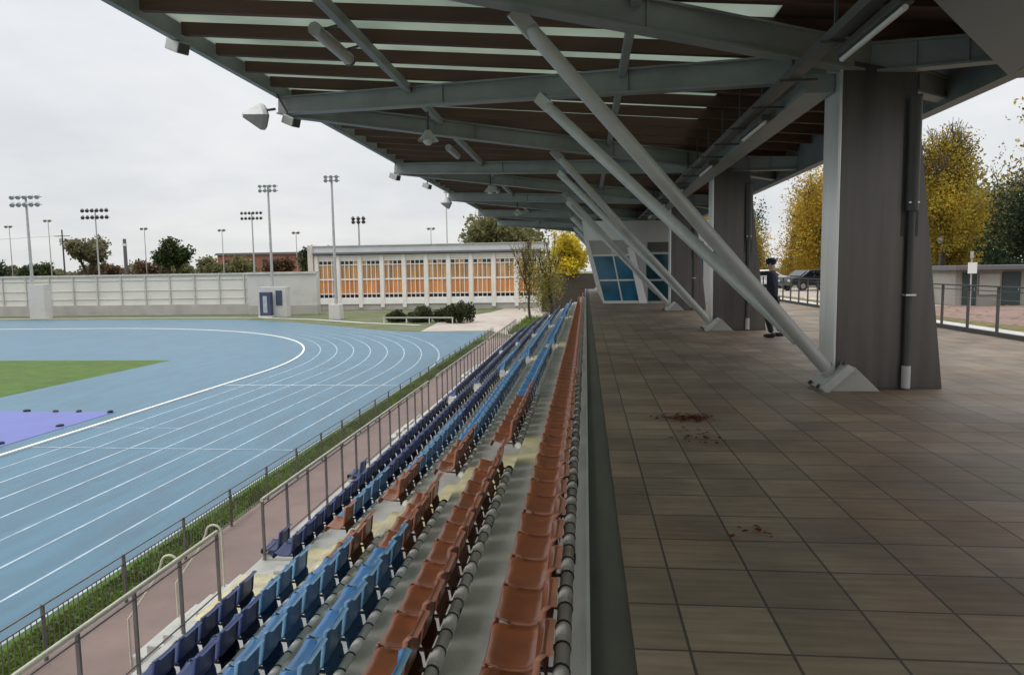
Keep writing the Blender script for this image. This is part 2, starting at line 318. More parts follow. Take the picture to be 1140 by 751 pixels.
for k in range(1, 9):
    r = RI+LW*k; x = XI+LW*k
    ribbon(ln, [(x, -40), (x, 0), (x, tcy)]+arc(r, 0, 90, 40)[1:]+[(-190, tcy+r)], .075 if k < 8 else .10, G+.004, MT['lines'])
for y, x0, x1, wd in ((37.2, XI+.1, -9.9, .22), (23.3, XI+.1, -9.9, .07), (26.5, XI+.1, XI+3.9, .06), (52.0, -15, -9.9, .08)):
    ribbon(ln, [(x0, y), (x1, y)], wd, G+.008, MT['lines'])
struct('track_markings', ln, 'white painted lane lines on the blue track')
kb = MB()
for i, (a, b) in enumerate(zip(*(lambda p: (p[:-1], p[1:]))([(XI, -40), (XI, 0), (XI, tcy)]+arc(RI, 0, 90, 48)[1:]+[(-190, tcy+RI)]))):
    kb.bar((*a, G+.03), (*b, G+.03), .14, .055, MT['whiteframe'])
struct('track_kerb', kb, 'white raised kerb on the inside edge of the track')
# verge, far strips, red walkway, gravel path
struct('far_verge', MB().poly([(-9.0, 73, G-.008), (-17.5, 71.05, G-.008), (-21.5, 73.2, G-.008), (-24.7, 75.8, G-.008), (-30, 80.7, G-.008), (-38, 87.5, G-.008), (-48.7, 93.2, G-.008), (-60, 94.5, G-.008), (-190, 94.5, G-.008), (-190, 104.2, G-.008), (-36, 104.2, G-.008), (-24, 116, G-.008), (-9, 116, G-.008)], MT['verge']), 'green verge beyond the bend')
cs = MB()
ribbon(cs, [(-190, 97.4), (-60, 97.4), (-46, 96.0), (-36, 91.2), (-27, 84.2), (-19, 80.0)], .8, G+.03, MT['stone'])
struct('kerb_strip', cs, 'pale concrete strip beyond the bend')
struct('gravel_path', MB().poly([(-17, 71.6, G), (-9.8, 72.0, G), (-5.8, 64, G), (-5.8, 150, G), (-10, 150, G), (-14, 105, G), (-18, 88, G)], MT['path']), 'beige gravel path between the track and the hall')
struct('track_verge', MB().poly([(-9.8, -40, G), (-8.75, -40, G), (-8.75, 62, G), (-9.8, 68, G)], MT['grass']), 'narrow grass verge along the home straight')
struct('walkway', MB().poly([(-8.75, -40, G+.004), (-5.7, -40, G+.004), (-5.7, 64, G+.004), (-8.75, 64, G+.004)], MT['pink']), 'dull red rubber walkway below the stand')
gb = MB(); rg = random.Random(3)
def blades(mb, n, x0, x1, y0, y1, z, h, mat):
    vs_, fs = [], []
    for i in range(n):
        x = rg.uniform(x0, x1); y = y0+(y1-y0)*rg.random()**1.7; a = rg.uniform(0, 6.28); hh = h*rg.uniform(.5, 1.3); w_ = .02+y*.0006
        lx, ly = rg.uniform(-.5, .5)*hh, rg.uniform(-.5, .5)*hh; o = len(vs_)
        vs_ += [(x-math.cos(a)*w_, y-math.sin(a)*w_, z), (x+math.cos(a)*w_, y+math.sin(a)*w_, z), (x+lx, y+ly, z+hh)]; fs.append((o, o+1, o+2))
    mb.add(vs_, fs, mat)
blades(gb, 18000, -9.55, -8.85, 6, 62, G, .055, MT['blade'])
gb_o = gb.build('verge_grass'); tag(gb_o, 'tufted dark green grass on the verge by the track', 'grass', kind='stuff')

# raised ground on the street side
struct('street_ground', MB().extrude([(0.6, YEND+.1, G-.1), (600, YEND+.1, G-.1), (600, 900, G-.1), (30, 900, G-.1)], (0, 0, -G+.02), MT['earth']).box(9.25, 600, -60, YEND+.1, G-.1, -.08, MT['earth']), 'raised ground on the street side')
struct('pavement', MB().box(.192, 8.75, -20, YEND+.1, -.3, 0, MT['tiles']), 'brown square paving tiles of the concourse')
struct('drain_channel', MB().box(.014, .19, -20, YEND+.1, -.3, -.012, MT['drain']), 'dark drainage channel along the edge of the paving')
struct('stone_edging', MB().box(8.752, 9.6, -20, YEND+.1, -.3, .03, MT['stone']), 'pale stone edging outside the rear railing')
struct('lawn', MB().poly([(9.602, -20, -.07), (40, -20, -.07), (40, 19.5, -.07), (11, 19.5, -.07), (11, 75, -.07), (9.602, 75, -.07)], MT['lawn']), 'lawn strewn with yellow leaves')
struct('sports_court', MB().poly([(11.002, 19.502, -.066), (60, 19.502, -.066), (60, 29.2, -.066), (11.002, 29.2, -.066)], MT['court']), 'faded red hard court')
struct('street', MB().poly([(11.002, 29.3, -.07), (14.2, 29.3, -.07), (14.2, 40, -.07), (60, 40, -.07), (60, 75, -.07), (11.002, 75, -.07)], MT['path']), 'pale parking ground beyond the railing')
lf = MB(); vs_, fs = [], []
for i in range(900):
    x = rg.uniform(9.7, 20); y = rg.uniform(11, 40); a = rg.uniform(0, 3.1); s_ = rg.uniform(.04, .09); o = len(vs_); z = -.055 if y < 40 else -.06
    for k in range(4): vs_.append((x+s_*math.cos(a+k*1.57)*(1.3 if k % 2 else .7), y+s_*math.sin(a+k*1.57), z+rg.uniform(0, .03)))
    fs.append((o, o+1, o+2, o+3))
lf.add(vs_, fs, MT['l_litter']); tag(lf.build('fallen_leaves'), 'yellow leaves scattered over the lawn behind the railing', 'leaves', kind='stuff')

# ------------------------------------------------------------------ terraces
PX = lambda n: -.146-.9*n            # seat pipe
PZ = lambda n: -.65-.477*n
TZ = lambda n: -1.03-.477*n          # tread level
RX = lambda n: -.056-.9*n            # riser
AISLES = [(9.55, 10.75), (24.2, 25.4), (38.85, 40.05)]
ter = thing('grandstand_terrace', 'stepped grey concrete terrace carrying the rows of coloured seats', 'terrace', (-3, 0, G))
prof = [(.012, -.004), (RX(0), -.004), (RX(0), TZ(0))]
for n in range(1, 6): prof += [(RX(n), TZ(n-1)), (RX(n), TZ(n))]
prof += [(-5.7, TZ(5)), (-5.7, G-.05), (.012, G-.05)]
m = MB(); m.extrude([(x, -20, z) for x, z in prof], (0, YEND+20, 0), MT['concrete']); m.build('steps', ter, fix=True)
m = MB(); m.box(RX(0)-.004, .012, -20, YEND, -.002, .016, MT['coping']); m.build('coping', ter)
m = MB(); m.bar((.004, -20, .012), (.004, YEND, .012), .016, .03, MT['galv']); m.build('edge_trim', ter)
for a0, a1 in AISLES:
    for n in range(0, 6):
        x1 = RX(n) - (.0 if n else .30); x0 = RX(n+1) if n < 5 else -5.69
        pm = MB().box(x0+.004, x1-.004 if n else RX(0)-.35, a0-.25, a1+.15, TZ(n), TZ(n)+.004, MT['yellow']); pm.build('painted_landing', ter)
    for n in range(1, 6):
        MB().box(RX(n)-.32, RX(n)-.003, a0+.05, a1-.05, TZ(n)+.004, TZ(n)+.24, MT['yellow']).build('aisle_step', ter, bevel=.012)
for a0, a1 in AISLES:                 # flights down to the walkway
    fl = MB()
    for k in range(5):
        z1 = TZ(5)-.19*(k+1); fl.box(-5.704-.28*(k+1), -5.704-.28*k, a0+.35, a1+.55, G-.03, z1, MT['concrete'])
    fl.build('lower_stair', ter)

# ------------------------------------------------------------------ seats
def seat_bm(mat, rim):
    prof = [(-.385, .022, 1.0), (-.402, .055, 1.10), (-.388, .074, 1.13), (-.345, .066, 1.15), (-.26, .050, 1.15), (-.17, .046, 1.14), (-.115, .060, 1.10), (-.085, .105, 1.04), (-.070, .20, .99), (-.058, .30, .97), (-.048, .375, .93), (-.036, .402, .88), (-.024, .392, .86)]
    nv = 10; hw = .200; vs_, fs = [], []
    for i, (x, z, wf) in enumerate(prof):
        # normal of the profile
        x0, z0, _ = prof[max(i-1, 0)]; x1, z1, _ = prof[min(i+1, len(prof)-1)]
        d = Vector((x1-x0, z1-z0)).normalized(); nx, nzz = -d.y, d.x
        for j in range(nv+1):
            v = -1+2*j/nv; e = abs(v)
            lift = .034*max(0, (e-.6)/.4)**1.6 if 2 <= i <= 10 else .008*e*e
            if e > .95 and 2 <= i <= 10: lift -= .006
            # gently rounded corners on the back
            vs_.append((x+nx*lift, v*hw*wf, z+nzz*lift))
    for i in range(len(prof)-1):
        for j in range(nv): a = i*(nv+1)+j; fs.append((a, a+nv+1, a+nv+2, a+1))
    me = bpy.data.meshes.new('shell'); me.from_pydata(vs_, [], fs)
    bm = bmesh.new(); bm.from_mesh(me)
    bmesh.ops.recalc_face_normals(bm, faces=bm.faces)
    # skirt: fold the side edges down a little
    ed = [e for e in bm.edges if e.is_boundary]
    r = bmesh.ops.extrude_edge_only(bm, edges=ed)
    for f in [g for g in r['geom'] if isinstance(g, bmesh.types.BMFace)]: f.material_index = 1
    for v in [g for g in r['geom'] if isinstance(g, bmesh.types.BMVert)]:
        if v.co.z < .09: v.co.z -= .030; v.co.y *= 1.012
        else: v.co.x += .034; v.co.y *= 1.006
    pv = [bm.verts.new(p) for p in ((-.088, -.205, .11), (-.088, .205, .11), (-.066, .205, .06), (-.066, -.205, .06), (-.052, .205, -.035), (-.052, -.205, -.035))]
    bm.faces.new((pv[0], pv[1], pv[2], pv[3])); bm.faces.new((pv[3], pv[2], pv[4], pv[5]))
    bmesh.ops.solidify(bm, geom=bm.faces[:], thickness=.006)
    for f in bm.faces: f.smooth = True
    bm.to_mesh(me); bm.free(); me.materials.append(mat); me.materials.append(rim); return me
SHELL = {k: seat_bm(MT[k], MT[k+'_rim']) for k in ('orange', 'blue', 'navy')}
half = MB()
half.tube([(0, -.008, 0), (0, .008, 0)], .053, MT['clamp'], 12); half.bar((-.035, 0, .012), (-.25, 0, .018), .03, .016, MT['clamp'])
half_o = half.build('clamp'); CL = half_o.data; bpy.data.objects.remove(half_o)
PITCH = .49
START = [3.35, 3.85, 4.8, 5.6, 6.45, 7.15]
def colour(n, y):
    if n == 0: return 'orange'
    if n == 1: return 'blue' if y < 4.3 or y > 14.3 else 'orange'
    if n == 2: return 'orange' if 7.6 < y < 12.6 else ('navy' if y > 44 else 'blue')
    if n == 3:
        if 8.1 < y < 12.3: return 'orange'
        return 'blue' if y < 16.7 or 25 < y < 31 else 'navy'
    if n == 4:
        if y < 7.6: return 'navy'
        if 8.9 < y < 11.3: return 'orange'
        return 'blue' if y < 13 else 'navy'
    return 'navy'
ORD = ['', 'first', 'second', 'third', 'fourth', 'fifth', 'sixth', 'seventh', 'eighth', 'ninth', 'tenth', 'eleventh', 'twelfth', 'thirteenth', 'fourteenth', 'fifteenth', 'sixteenth', 'seventeenth', 'eighteenth', 'nineteenth', 'twentieth']
TENS = ['', '', 'twenty', 'thirty', 'forty', 'fifty', 'sixty', 'seventy', 'eighty', 'ninety']
def ordinal(k):
    if k <= 20: return ORD[k]
    if k % 10: return TENS[k//10]+'-'+ORD[k % 10]
    return TENS[k//10][:-1]+'ieth'
ROWN = ['top row', 'second row from top', 'third row from top', 'fourth row from top', 'fifth row from top', 'front row']
seats = []
for n in range(6):
    y = START[n]; sec = 0; cnt = 0; ends = [a[0]-.22 for a in AISLES]+[YEND-1.2]
    while True:
        if n == 0:
            if y > YEND-1: break
            lim = None
        else:
            if y > ends[sec]:
                sec += 1; cnt = 0
                if sec > 3: break
                y = AISLES[sec-1][1]+.12
                continue
        cnt += 1; seats.append((y, n, sec, cnt)); y += PITCH
seats.sort(key=lambda s_: (s_[0]**2+PX(s_[1])**2+(1.55-PZ(s_[1]))**2))
SECN = ['from the near end', 'past the nearest yellow aisle', 'past the second yellow aisle', 'past the farthest yellow aisle']
far = MB()
def dump(mb, me, loc, rz, mat=None):
    c, s_ = math.cos(rz), math.sin(rz)
    vv = [(loc[0]+v.co.x*c-v.co.y*s_, loc[1]+v.co.x*s_+v.co.y*c, loc[2]+v.co.z) for v in me.vertices]
    o = len(mb.v); mb.v += vv; ks = [mb.mi(m_) for m_ in me.materials]
    for p in me.polygons: mb.f.append(tuple(o+i for i in p.vertices)); mb.m.append(ks[p.material_index]); mb.s.append(True)
for i, (y, n, sec, cnt) in enumerate(seats):
    col = colour(n, y); loc = (PX(n)-.025, y, PZ(n)); rz = rnd.uniform(-.02, .02)
    if i < 300:
        if y < 15:
            o = bpy.data.objects.new('stadium_seat', None); C.objects.link(o); o.empty_display_size = .1
            sh = bpy.data.objects.new('shell', SHELL[col]); C.objects.link(sh); sh.parent = o
            for yy in (-.12, .12):
                c_ = bpy.data.objects.new('clamp', CL); C.objects.link(c_); c_.parent = o; c_.location = (.025, yy, 0)
        else:
            o = bpy.data.objects.new('stadium_seat', SHELL[col]); C.objects.link(o)
        o.location = loc; o.rotation_euler = (0, rnd.uniform(-.02, .02), rz)
        tag(o, f'{col} bucket seat, {ordinal(cnt)} {SECN[sec]}, {ROWN[n]}', 'seat', f'{col} bucket seats on the terrace')
    else: dump(far, SHELL[col], loc, rz, MT[col])
fo = far.build('stadium_seats'); tag(fo, 'orange, blue and navy bucket seats of the far half of the stand', 'seats', kind='stuff')
# white beams that carry the seats
for n in range(6):
    spans = [(1.0, YEND-.6)] if n == 0 else [(1.0, AISLES[0][0]-.28)]+[(AISLES[i][1]-.10, (AISLES[i+1][0]-.28) if i < 2 else YEND-.6) for i in range(3)]
    for k, (a, b) in enumerate(spans):
        lab = f'white seat carrying pipe of the {ROWN[n]}, ' + ('running the whole stand' if n == 0 else ['before the first aisle', 'between first and second aisles', 'between second and third aisles', 'beyond the last aisle'][k])
        t = thing('seat_rail', lab, 'pipe', (PX(n), a, PZ(n)), 'seat carrying pipes')
        m = MB().tube([(PX(n), a, PZ(n)), (PX(n), b, PZ(n))], .047, MT['pipe'], 12)
        yy = a+.1
        while yy < min(b, 22):       # sleeve joints
            m.tube([(PX(n), yy, PZ(n)), (PX(n), yy+.13, PZ(n))], .0505, MT['pipe'], 12); yy += PITCH
        m.build('pipe', t)
        m = MB(); yy = a+.4; cnt = 0
        while yy < b:
            if yy < 26: MB().bar((PX(n)+.01, yy, PZ(n)-.02), (RX(n)-.002, yy, PZ(n)-.02), .05, .07, MT['darkmetal']).build('bracket', t); cnt += 1
            yy += 1.96
if True:  # clamps of seats shown whole but too far for parts stay on the pipes
    m = MB()
    for i, (y, n, sec, cnt) in enumerate(seats):
        if y >= 15 and y < 40:
            for yy in (-.12, .12): m.tube([(PX(n), y+yy-.009, PZ(n)), (PX(n), y+yy+.009, PZ(n))], .052, MT['clamp'], 6, cap=False)
    tag(m.build('pipe_clamps'), 'black clamp rings round the white pipes of the far seats', 'clamps', kind='stuff')
# two lone seats by the front railing
for y, lb in ((11.75, 'lone navy seat on a white pad by the front railing near the aisle'), (16.3, 'lone navy seat on a white pad farther along the front railing')):
    t = thing('lone_seat', lb, 'seat', (-5.32, y, TZ(5)), 'lone seats by the front railing')
    MB().box(-5.66, -5.1, y-.28, y+.18, TZ(5), TZ(5)+.05, MT['whiteconc']).build('pad', t, bevel=.01)
    m = MB(); dump(m, SHELL['navy'], (-5.30, y+.02, TZ(5)+.08), 0, MT['navy']); m.build('shell', t)
    MB().bar((-5.42, y, TZ(5)+.05), (-5.42, y, TZ(5)+.12), .08, .08, MT['darkmetal'], upv=(1, 0, 0)).build('bracket', t)
t = thing('floor_pad', 'bare white pad where a seat is missing at the end of the front row', 'pad', (-4.95, 11.0, TZ(5)))
MB().box(-5.2, -4.75, 10.92, 11.12, TZ(5)+.004, TZ(5)+.06, MT['whiteconc']).build('slab', t, bevel=.01)

# ------------------------------------------------------------------ front railing, stair hoops, track fence
GAPS = [(-4, 9.95), (11.45, 24.6), (26.0, 39.2), (40.6, YEND-.3)]
for i, (a, b) in enumerate(GAPS):
    t = thing('front_railing', ['nearest length of cream topped railing in front of the stand', 'cream topped railing length between first and second stair gaps', 'cream topped railing length between second and third stair gaps', 'farthest length of railing in front of the stand'][i], 'railing', (-5.6, a, TZ(5)), 'railings along the front of the stand')
    z = TZ(5)
    MB().tube([(-5.6, a, z+1.08), (-5.6, b, z+1.08)], .032, MT['cream'], 10).build('top_rail', t)
    n = round((b-a)/1.0)
    m = MB()
    for zz in (.98, .14): m.bar((-5.6, a, z+zz), (-5.6, b, z+zz), .014, .02, MT['railpost'])
    m.build('lower_rail', t)
    for k in range(n+1):
        y = a+.02+(b-a-.04)*k/n
        if y < 3: continue
        MB().bar((-5.6, y, z-.02), (-5.6, y, z+1.06), .045, .03, MT['railpost'], upv=(0, 1, 0)).build('post', t)
for y, lb in ((9.9, 'near cream hoop handrail of the lower stair'), (11.2, 'far cream hoop handrail of the lower stair')):
    pts = [(-6.22, y, TZ(5)-.4), (-6.22, y, -2.86)]
    for k in range(9): a = R(180*k/8); pts.append((-6.36+.14*math.cos(a), y, -2.84+.14*math.sin(a)))
    pts += [(-6.62, y, -3.1), (-7.1, y, -3.75), (-7.1, y, G)]
    o = MB().tube(pts, .019, MT['cream'], 8).build('stair_handrail'); tag(o, lb, 'handrail', 'hoop handrails of the lower stairs')
t = thing('track_fence', 'low dark bar fence between the grass verge and the red walkway', 'fence', (-8.6, 0, G))
FX, FT = -8.62, .92
m = MB()
for zz in (FT, FT-.16, .10): m.bar((FX, 4, G+zz), (FX, 66, G+zz), .022, .022, MT['railpost'])
m.build('rail', t)
m = MB(); y = 4.0
while y < 66: m.bar((FX, y, G+.1), (FX, y, G+FT-.16), .012, .012, MT['railpost'], upv=(0, 1, 0)); y += .115 if y < 30 else .23
o = m.build('bars', t); o['kind'] = 'stuff'
y = 6.0
while y < 66: MB().bar((FX, y, G), (FX, y, G+FT+.02), .05, .04, MT['railpost'], upv=(0, 1, 0)).build('post', t); y += 2.0

# ------------------------------------------------------------------ canopy
can = thing('grandstand_canopy', 'steel and timber canopy on raking struts and brown clad columns', 'canopy', (3.2, 9.5, 0))
zb = lambda x: 4.18-.0833*x          # underside of the steel
X0, X1 = -6.0, 4.95; YR0, YR1 = -8, YEND
S = 8.75; CY = [9.55+S*k for k in range(-1, 6)]
def slope_quad(x0, x1, y0, y1, dz, th, mat, mb):
    return mb.extrude([(x0, y0, zb(x0)+dz), (x1, y0, zb(x1)+dz), (x1, y0, zb(x1)+dz+th), (x0, y0, zb(x0)+dz+th)], (0, y1-y0, 0), mat)
DJ = .36
slope_quad(X0+.05, 2.3, YR0, YR1, DJ+.225, .02, MT['glass_roof'], MB()).build('roof_glazing', can)
slope_quad(2.3, X1-.05, YR0, YR1, DJ+.225, .05, MT['soffit'], MB()).build('rear_roof', can)
y = YR0+.55
while y < YR1-.1:
    slope_quad(X0+.12, X1-.12, y-.05, y+.05, DJ+.04, .18, MT['timber'], MB()).build('joist', can); y += .985
slope_quad(X0-.06, X0+.06, YR0, YR1, DJ-.03, .34, MT['steel'], MB()).build('fascia', can)
slope_quad(X1-.08, X1+.08, YR0, YR1, DJ-.42, .72, MT['steel'], MB()).build('rear_fascia', can)
def hbeam(p, q, d0, d1, name, wdt=.20, mat=MT['steel']):
    # I-section: web between two flanges, deeper at the column
    m = MB(); p, q = Vector(p), Vector(q); u = Vector((0, 0, 1))
    m.bar(p+u*d0/2, q+u*d1/2, .10, d0-.06, mat, h2=d1-.06)
    m.bar(p+u*.014, q+u*.014, wdt, .028, mat); m.bar(p+u*(d0-.014), q+u*(d1-.014), wdt, .028, mat)
    d = (q-p)
    for f in (.3, .62): c = p+d*f; m.bar(c+u*.03, c+u*(d0+(d1-d0)*f-.03), wdt*.8, .02, mat, upv=d.normalized())
    return m.build(name, can)
for k, cy in enumerate(CY):
    for sgn in (-1, 1):
        ty = cy+sgn*S/2
        if ty > YR1 or ty < YR0: continue
        hbeam((3.5, cy+sgn*.12, zb(3.5)), (X0+.02, ty-sgn*.10, zb(X0)), .36, .33, 'beam')
        # short rear beam out to the back edge
        hbeam((3.5, cy+sgn*.15, zb(3.5)), (X1-.05, cy+sgn*1.0, zb(X1)), .36, .30, 'rear_beam')
# purlins running along the stand
for px in (-3.05, .55):
    m = MB(); m.bar((px, YR0, zb(px)+.29), (px, YR1, zb(px)+.29), .10, .13, MT['steel']); m.build('purlin', can)
m = MB(); m.bar((2.45, YR0, 3.80), (2.45, YR1, 3.80), .14, .10, MT['darkmetal']); m.bar((2.62, YR0, 3.90), (2.62, YR1, 3.90), .05, .05, MT['steel'])
y = YR0+1
while y < YR1: m.bar((2.45, y, 3.85), (2.45, y, 4.35), .03, .03, MT['darkmetal'], upv=(1, 0, 0)); m.bar((2.30, y, 3.74), (2.73, y, 3.74), .03, .03, MT['darkmetal']); y += 1.45
m.build('cable_tray', can)
m = MB(); m.box(2.74, 3.09, 9.45, YR1, 3.70, 3.93, MT['steel']); m.build('girder', can)
# deep raking wind beam over the near bay
m = MB(); m.extrude([(4.97, 9.12, 3.70), (.9, 4.2, 3.98), (2.7, 2.9, 3.98), (6.6, 8.9, 3.70)], (0, 0, .55), MT['panel']); m.build('wind_beam', can, fix=True)
# columns and V struts
for k, cy in enumerate(CY):
    yf, yb = cy-.28, cy+.28
    xl, xr0, xr1 = 3.10, 4.42, 3.98
    pf = [(xl+.03, yf, 0), (xr0, yf, 0), (xr1, yf, 3.85), (xl+.03, yf, 4.05)]
    m = MB(); m.extrude(pf, (0, yb-yf, 0), MT['clad']); col_o = m.build('column', can, bevel=.01)
    m = MB(); m.box(xl, xl+.03, yf-.012, yb+.012, .0, 4.06, MT['clad2']); m.build('column_lit_face', col_o, bevel=.012)  # left face of the column, painted brighter as if lit by the sky
    # seams and recess with the rain pipe
    m = MB(); m.box(3.86, 4.06, yf-.006, yf+.01, 1.9, 3.6, MT['darkmetal']); m.build('recess', col_o)
    m = MB()
    m.tube([(3.96, yf-.055, .02), (3.96, yf-.055, .30)], .052, MT['stone'], 12); m.tube([(3.96, yf-.055, .30), (3.96, yf-.055, 3.3)], .040, MT['darkmetal'], 12)
    m.tube([(3.96, yf-.055, 2.2), (3.96, yf-.055, 3.55)], .075, MT['darkmetal'], 12)
    for zz in (1.18, 2.3): m.bar((3.90, yf-.05, zz), (4.02, yf-.05, zz), .14, .02, MT['clad2'])
    m.build('rain_pipe', col_o)
    foot = Vector((3.04, cy-.25, .20))
    for sgn in (-1, 1):
        topY = cy+sgn*1.86
        if cy < 2 and sgn < 0: continue
        tp = Vector((-.70, topY, zb(-.7)-.02)); f0 = foot+(Vector((.03, -.03, .0)) if sgn < 0 else (Vector((-.70, cy-1.86, zb(-.7)-.02))-foot).normalized()*.62); d = (tp-f0).normalized()
        m = MB().tube([f0, tp-d*.35], .082, MT['struts'], 18); so_ = m.build('strut', can)
        m = MB().tube([tp-d*.36, tp-d*.22, tp-d*.18], [.086, .078, .05], MT['struts'], 14); m.bar(tp-d*.25, tp+d*.06, .04, .18, MT['struts']); 0
        m.build('end_fork', so_)
        if sgn < 0 or cy < 2: MB().tube([f0+d*.02, f0+d*.10], .098, MT['struts'], 18).build('collar', so_)
    # foot: slanted base plate with bolts on a concrete shoe
    d = (Vector((-.7, cy, 4.2))-foot).normalized(); sd_ = Vector((0, 1, 0)); u = sd_.cross(d).normalized()
    m = MB(); m.bar(foot-d*.13, foot-d*.02, .44, .56, MT['struts'], upv=(0, 1, 0)); pl = m.build('foot_plate', can, bevel=.015)
    for aa in (-.16, .16):
        for bb in (-.21, .21): q = foot-d*.02+sd_*aa+u*bb; MB().tube([q, q+d*.035], .028, MT['darkmetal'], 6, smooth=False).build('bolt', pl)
    m = MB(); m.extrude([(3.02, cy-.50, .0), (3.60, cy-.50, .0), (3.30, cy-.50, .30), (3.20, cy-.50, .34)], (0, .60, 0), MT['plinth']); m.build('foot_shoe', can, bevel=.012)
# lamps and loudspeakers hung under the canopy (each a thing of its own)
for i, y in enumerate((7.0, 11.55, 16.0, 20.4, 24.8, 29.2)):
    t = thing('tube_light', 'unlit white tube light under the cable tray, '+['nearest to the camera', 'second from the camera', 'third from the camera', 'fourth from the camera', 'fifth from the camera', 'farthest from the camera'][i], 'light', (2.58, y, 3.7), 'tube lights along the cable tray')
    MB().box(2.53, 2.65, y-.75, y+.75, 3.655, 3.735, MT['darkmetal']).build('housing', t, bevel=.008)
    MB().tube([(2.59, y-.72, 3.628), (2.59, y+.72, 3.628)], .026, MT['tubewhite'], 10).build('tube', t)
for i, y in enumerate((9.65, 18.4, 27.15)):
    t = thing('cylinder_light', ['nearest grey cylinder light fixed beside the outer purlin', 'second grey cylinder light beside the outer purlin', 'farthest grey cylinder light beside the outer purlin'][i], 'light', (-3.35, y, 4.55), 'cylinder lights under the canopy')
    MB().tube([(-3.36, y-.75, 4.60), (-3.36, y+.55, 4.60)], .085, MT['galv'], 14).build('barrel', t)
    MB().tube([(-3.36, y+.55, 4.60), (-3.36, y+.60, 4.60)], .092, MT['darkmetal'], 14).build('end_ring', t)
    m = MB()
    for yy in (-.5, .35): m.bar((-3.36, y+yy, 4.66), (-3.04, y+yy, zb(-3)+.30), .05, .02, MT['darkmetal'])
    m.build('bracket', t)
for i, y in enumerate((13.25, 21.95, 30.7)):
    t = thing('bell_lamp', ['nearest bell shaped floodlamp hanging under the canopy', 'second bell shaped floodlamp hanging under the canopy', 'farthest bell shaped floodlamp hanging under the canopy'][i], 'lamp', (-2.9, y, 4.0), 'bell lamps under the canopy')
    prof = [(.06, .13), (.09, .06), (.17, -.02), (.20, -.06)]
    MB().tube([(-2.9, y, 4.03+z) for r, z in prof], [r for r, z in prof], MT['galv'], 14, cap=False).build('reflector', t)
    MB().ball((-2.9, y, 3.99), .10, MT['lampglass']).build('bulb', t)
    MB().tube([(-2.9, y, 4.14), (-2.9, y, 4.5)], .025, MT['darkmetal'], 8).build('stem', t)
def edge_flood(y, lab, big, dx=-.2, z=4.55):
    t = thing('edge_floodlight', lab, 'floodlight', (X0+dx, y, z), 'fittings on the outer edge of the canopy')
    if big:
        c = Vector((X0+dx, y, z)); d = Vector((-.55, -.45, .0)).normalized()
        m = MB(); a = [c-d*.14, c-d*.10, c-d*.02, c+d*.30]; m.tube(a, [.20, .25, .25, .05], MT['galv'], 4, smooth=False); m.build('housing', t)
        m = MB(); m.tube([c-d*.145, c-d*.15], [.19, .19], MT['lampglass'], 4, smooth=False); m.build('lens', t)
        MB().bar(c+Vector((.05, 0, .1)), (X0+.05, y+.1, zb(X0)+.05), .04, .04, MT['darkmetal']).build('bracket', t)
    else:
        c = Vector((X0+dx, y, z))
        m = MB(); m.bar(c+Vector((-.13, .06, .07)), c+Vector((.13, -.06, -.05)), .20, .17, MT['galv']); m.build('housing', t, bevel=.015)
        m = MB(); m.bar(c+Vector((.132, -.061, -.051)), c+Vector((.14, -.065, -.054)), .17, .14, MT['darkmetal']); m.build('lens', t)
        MB().bar(c+Vector((0, 0, .05)), (X0+.05, y, zb(X0)+.36), .03, .03, MT['darkmetal'], upv=(0, 1, 0)).build('bracket', t)
edge_flood(13.45, 'large grey pyramid floodlight on the first visible beam tip', True, -.25, 4.58)
edge_flood(13.62, 'small grey box floodlight beside the large pyramid one', False, .32, 4.50)
edge_flood(10.4, 'grey box floodlight on the canopy edge nearest the camera', False, -.05, 4.95)
edge_flood(22.3, 'small box floodlight on the second visible beam tip', False, .02, 4.55)
edge_flood(27.0, 'tiny box floodlight on the canopy edge between second and third tips', False, 0, 4.8)
edge_flood(31.2, 'pyramid floodlight on the third visible beam tip', True, -.05, 4.55)

# ------------------------------------------------------------------ glazed cabin at the end of the concourse
cab = thing('control_cabin', 'grey cabin with slanted blue glass front at the end of the concourse', 'cabin', (2, 32.4, 0))
YC, YCB = 32.4, 49.0
def lean(z, x0=.80, k=-.2565): return x0+k*z       # left edge leans outward going up
m = MB(); m.extrude([(lean(0), YC, .003), (5.4, YC+.0, .003), (5.4, YC, 3.66), (lean(3.66), YC, 3.72)], (0, YCB-YC, 0), MT['cabin']); m.build('body', cab, fix=True)
m = MB(); m.extrude([(lean(2.84)-.02, YC-.06, 2.84), (1.75, YC-.06, 2.84), (1.15, YC-.06, 3.70), (lean(3.7)-.02, YC-.06, 3.70)], (0, .055, 0), MT['slab']); m.build('slab_front', cab)
def quadf(mb, x0a, x0b, x1a, x1b, z0, z1, y, th, mat):   # a: bottom, b: top
    return mb.extrude([(x0a, y, z0), (x1a, y, z0), (x1b, y, z1), (x0b, y, z1)], (0, th, 0), mat)
win = MB()
quadf(win, lean(.12)+.08, lean(2.15)+.08, 2.38, 1.93, .12, 2.15, YC-.03, .028, MT['blueglass']); wo = win.build('window', cab)
fr = MB()
quadf(fr, lean(0), lean(2.84), lean(0)+.07, lean(2.84)+.07, .01, 2.84, YC-.07, .06, MT['whiteframe'])
quadf(fr, lean(0), lean(.14), 2.75, 2.72, .01, .13, YC-.075, .06, MT['whiteframe'])
quadf(fr, lean(1.02)+.09, lean(1.09)+.09, 2.2, 2.18, 1.02, 1.09, YC-.065, .05, MT['whiteframe'])
quadf(fr, lean(2.13)+.09, lean(2.22)+.09, 1.96, 1.94, 2.13, 2.22, YC-.068, .05, MT['whiteframe'])
quadf(fr, 1.60, 1.09, 1.66, 1.15, .12, 2.70, YC-.062, .05, MT['whiteframe'])
fr.build('frame', wo)
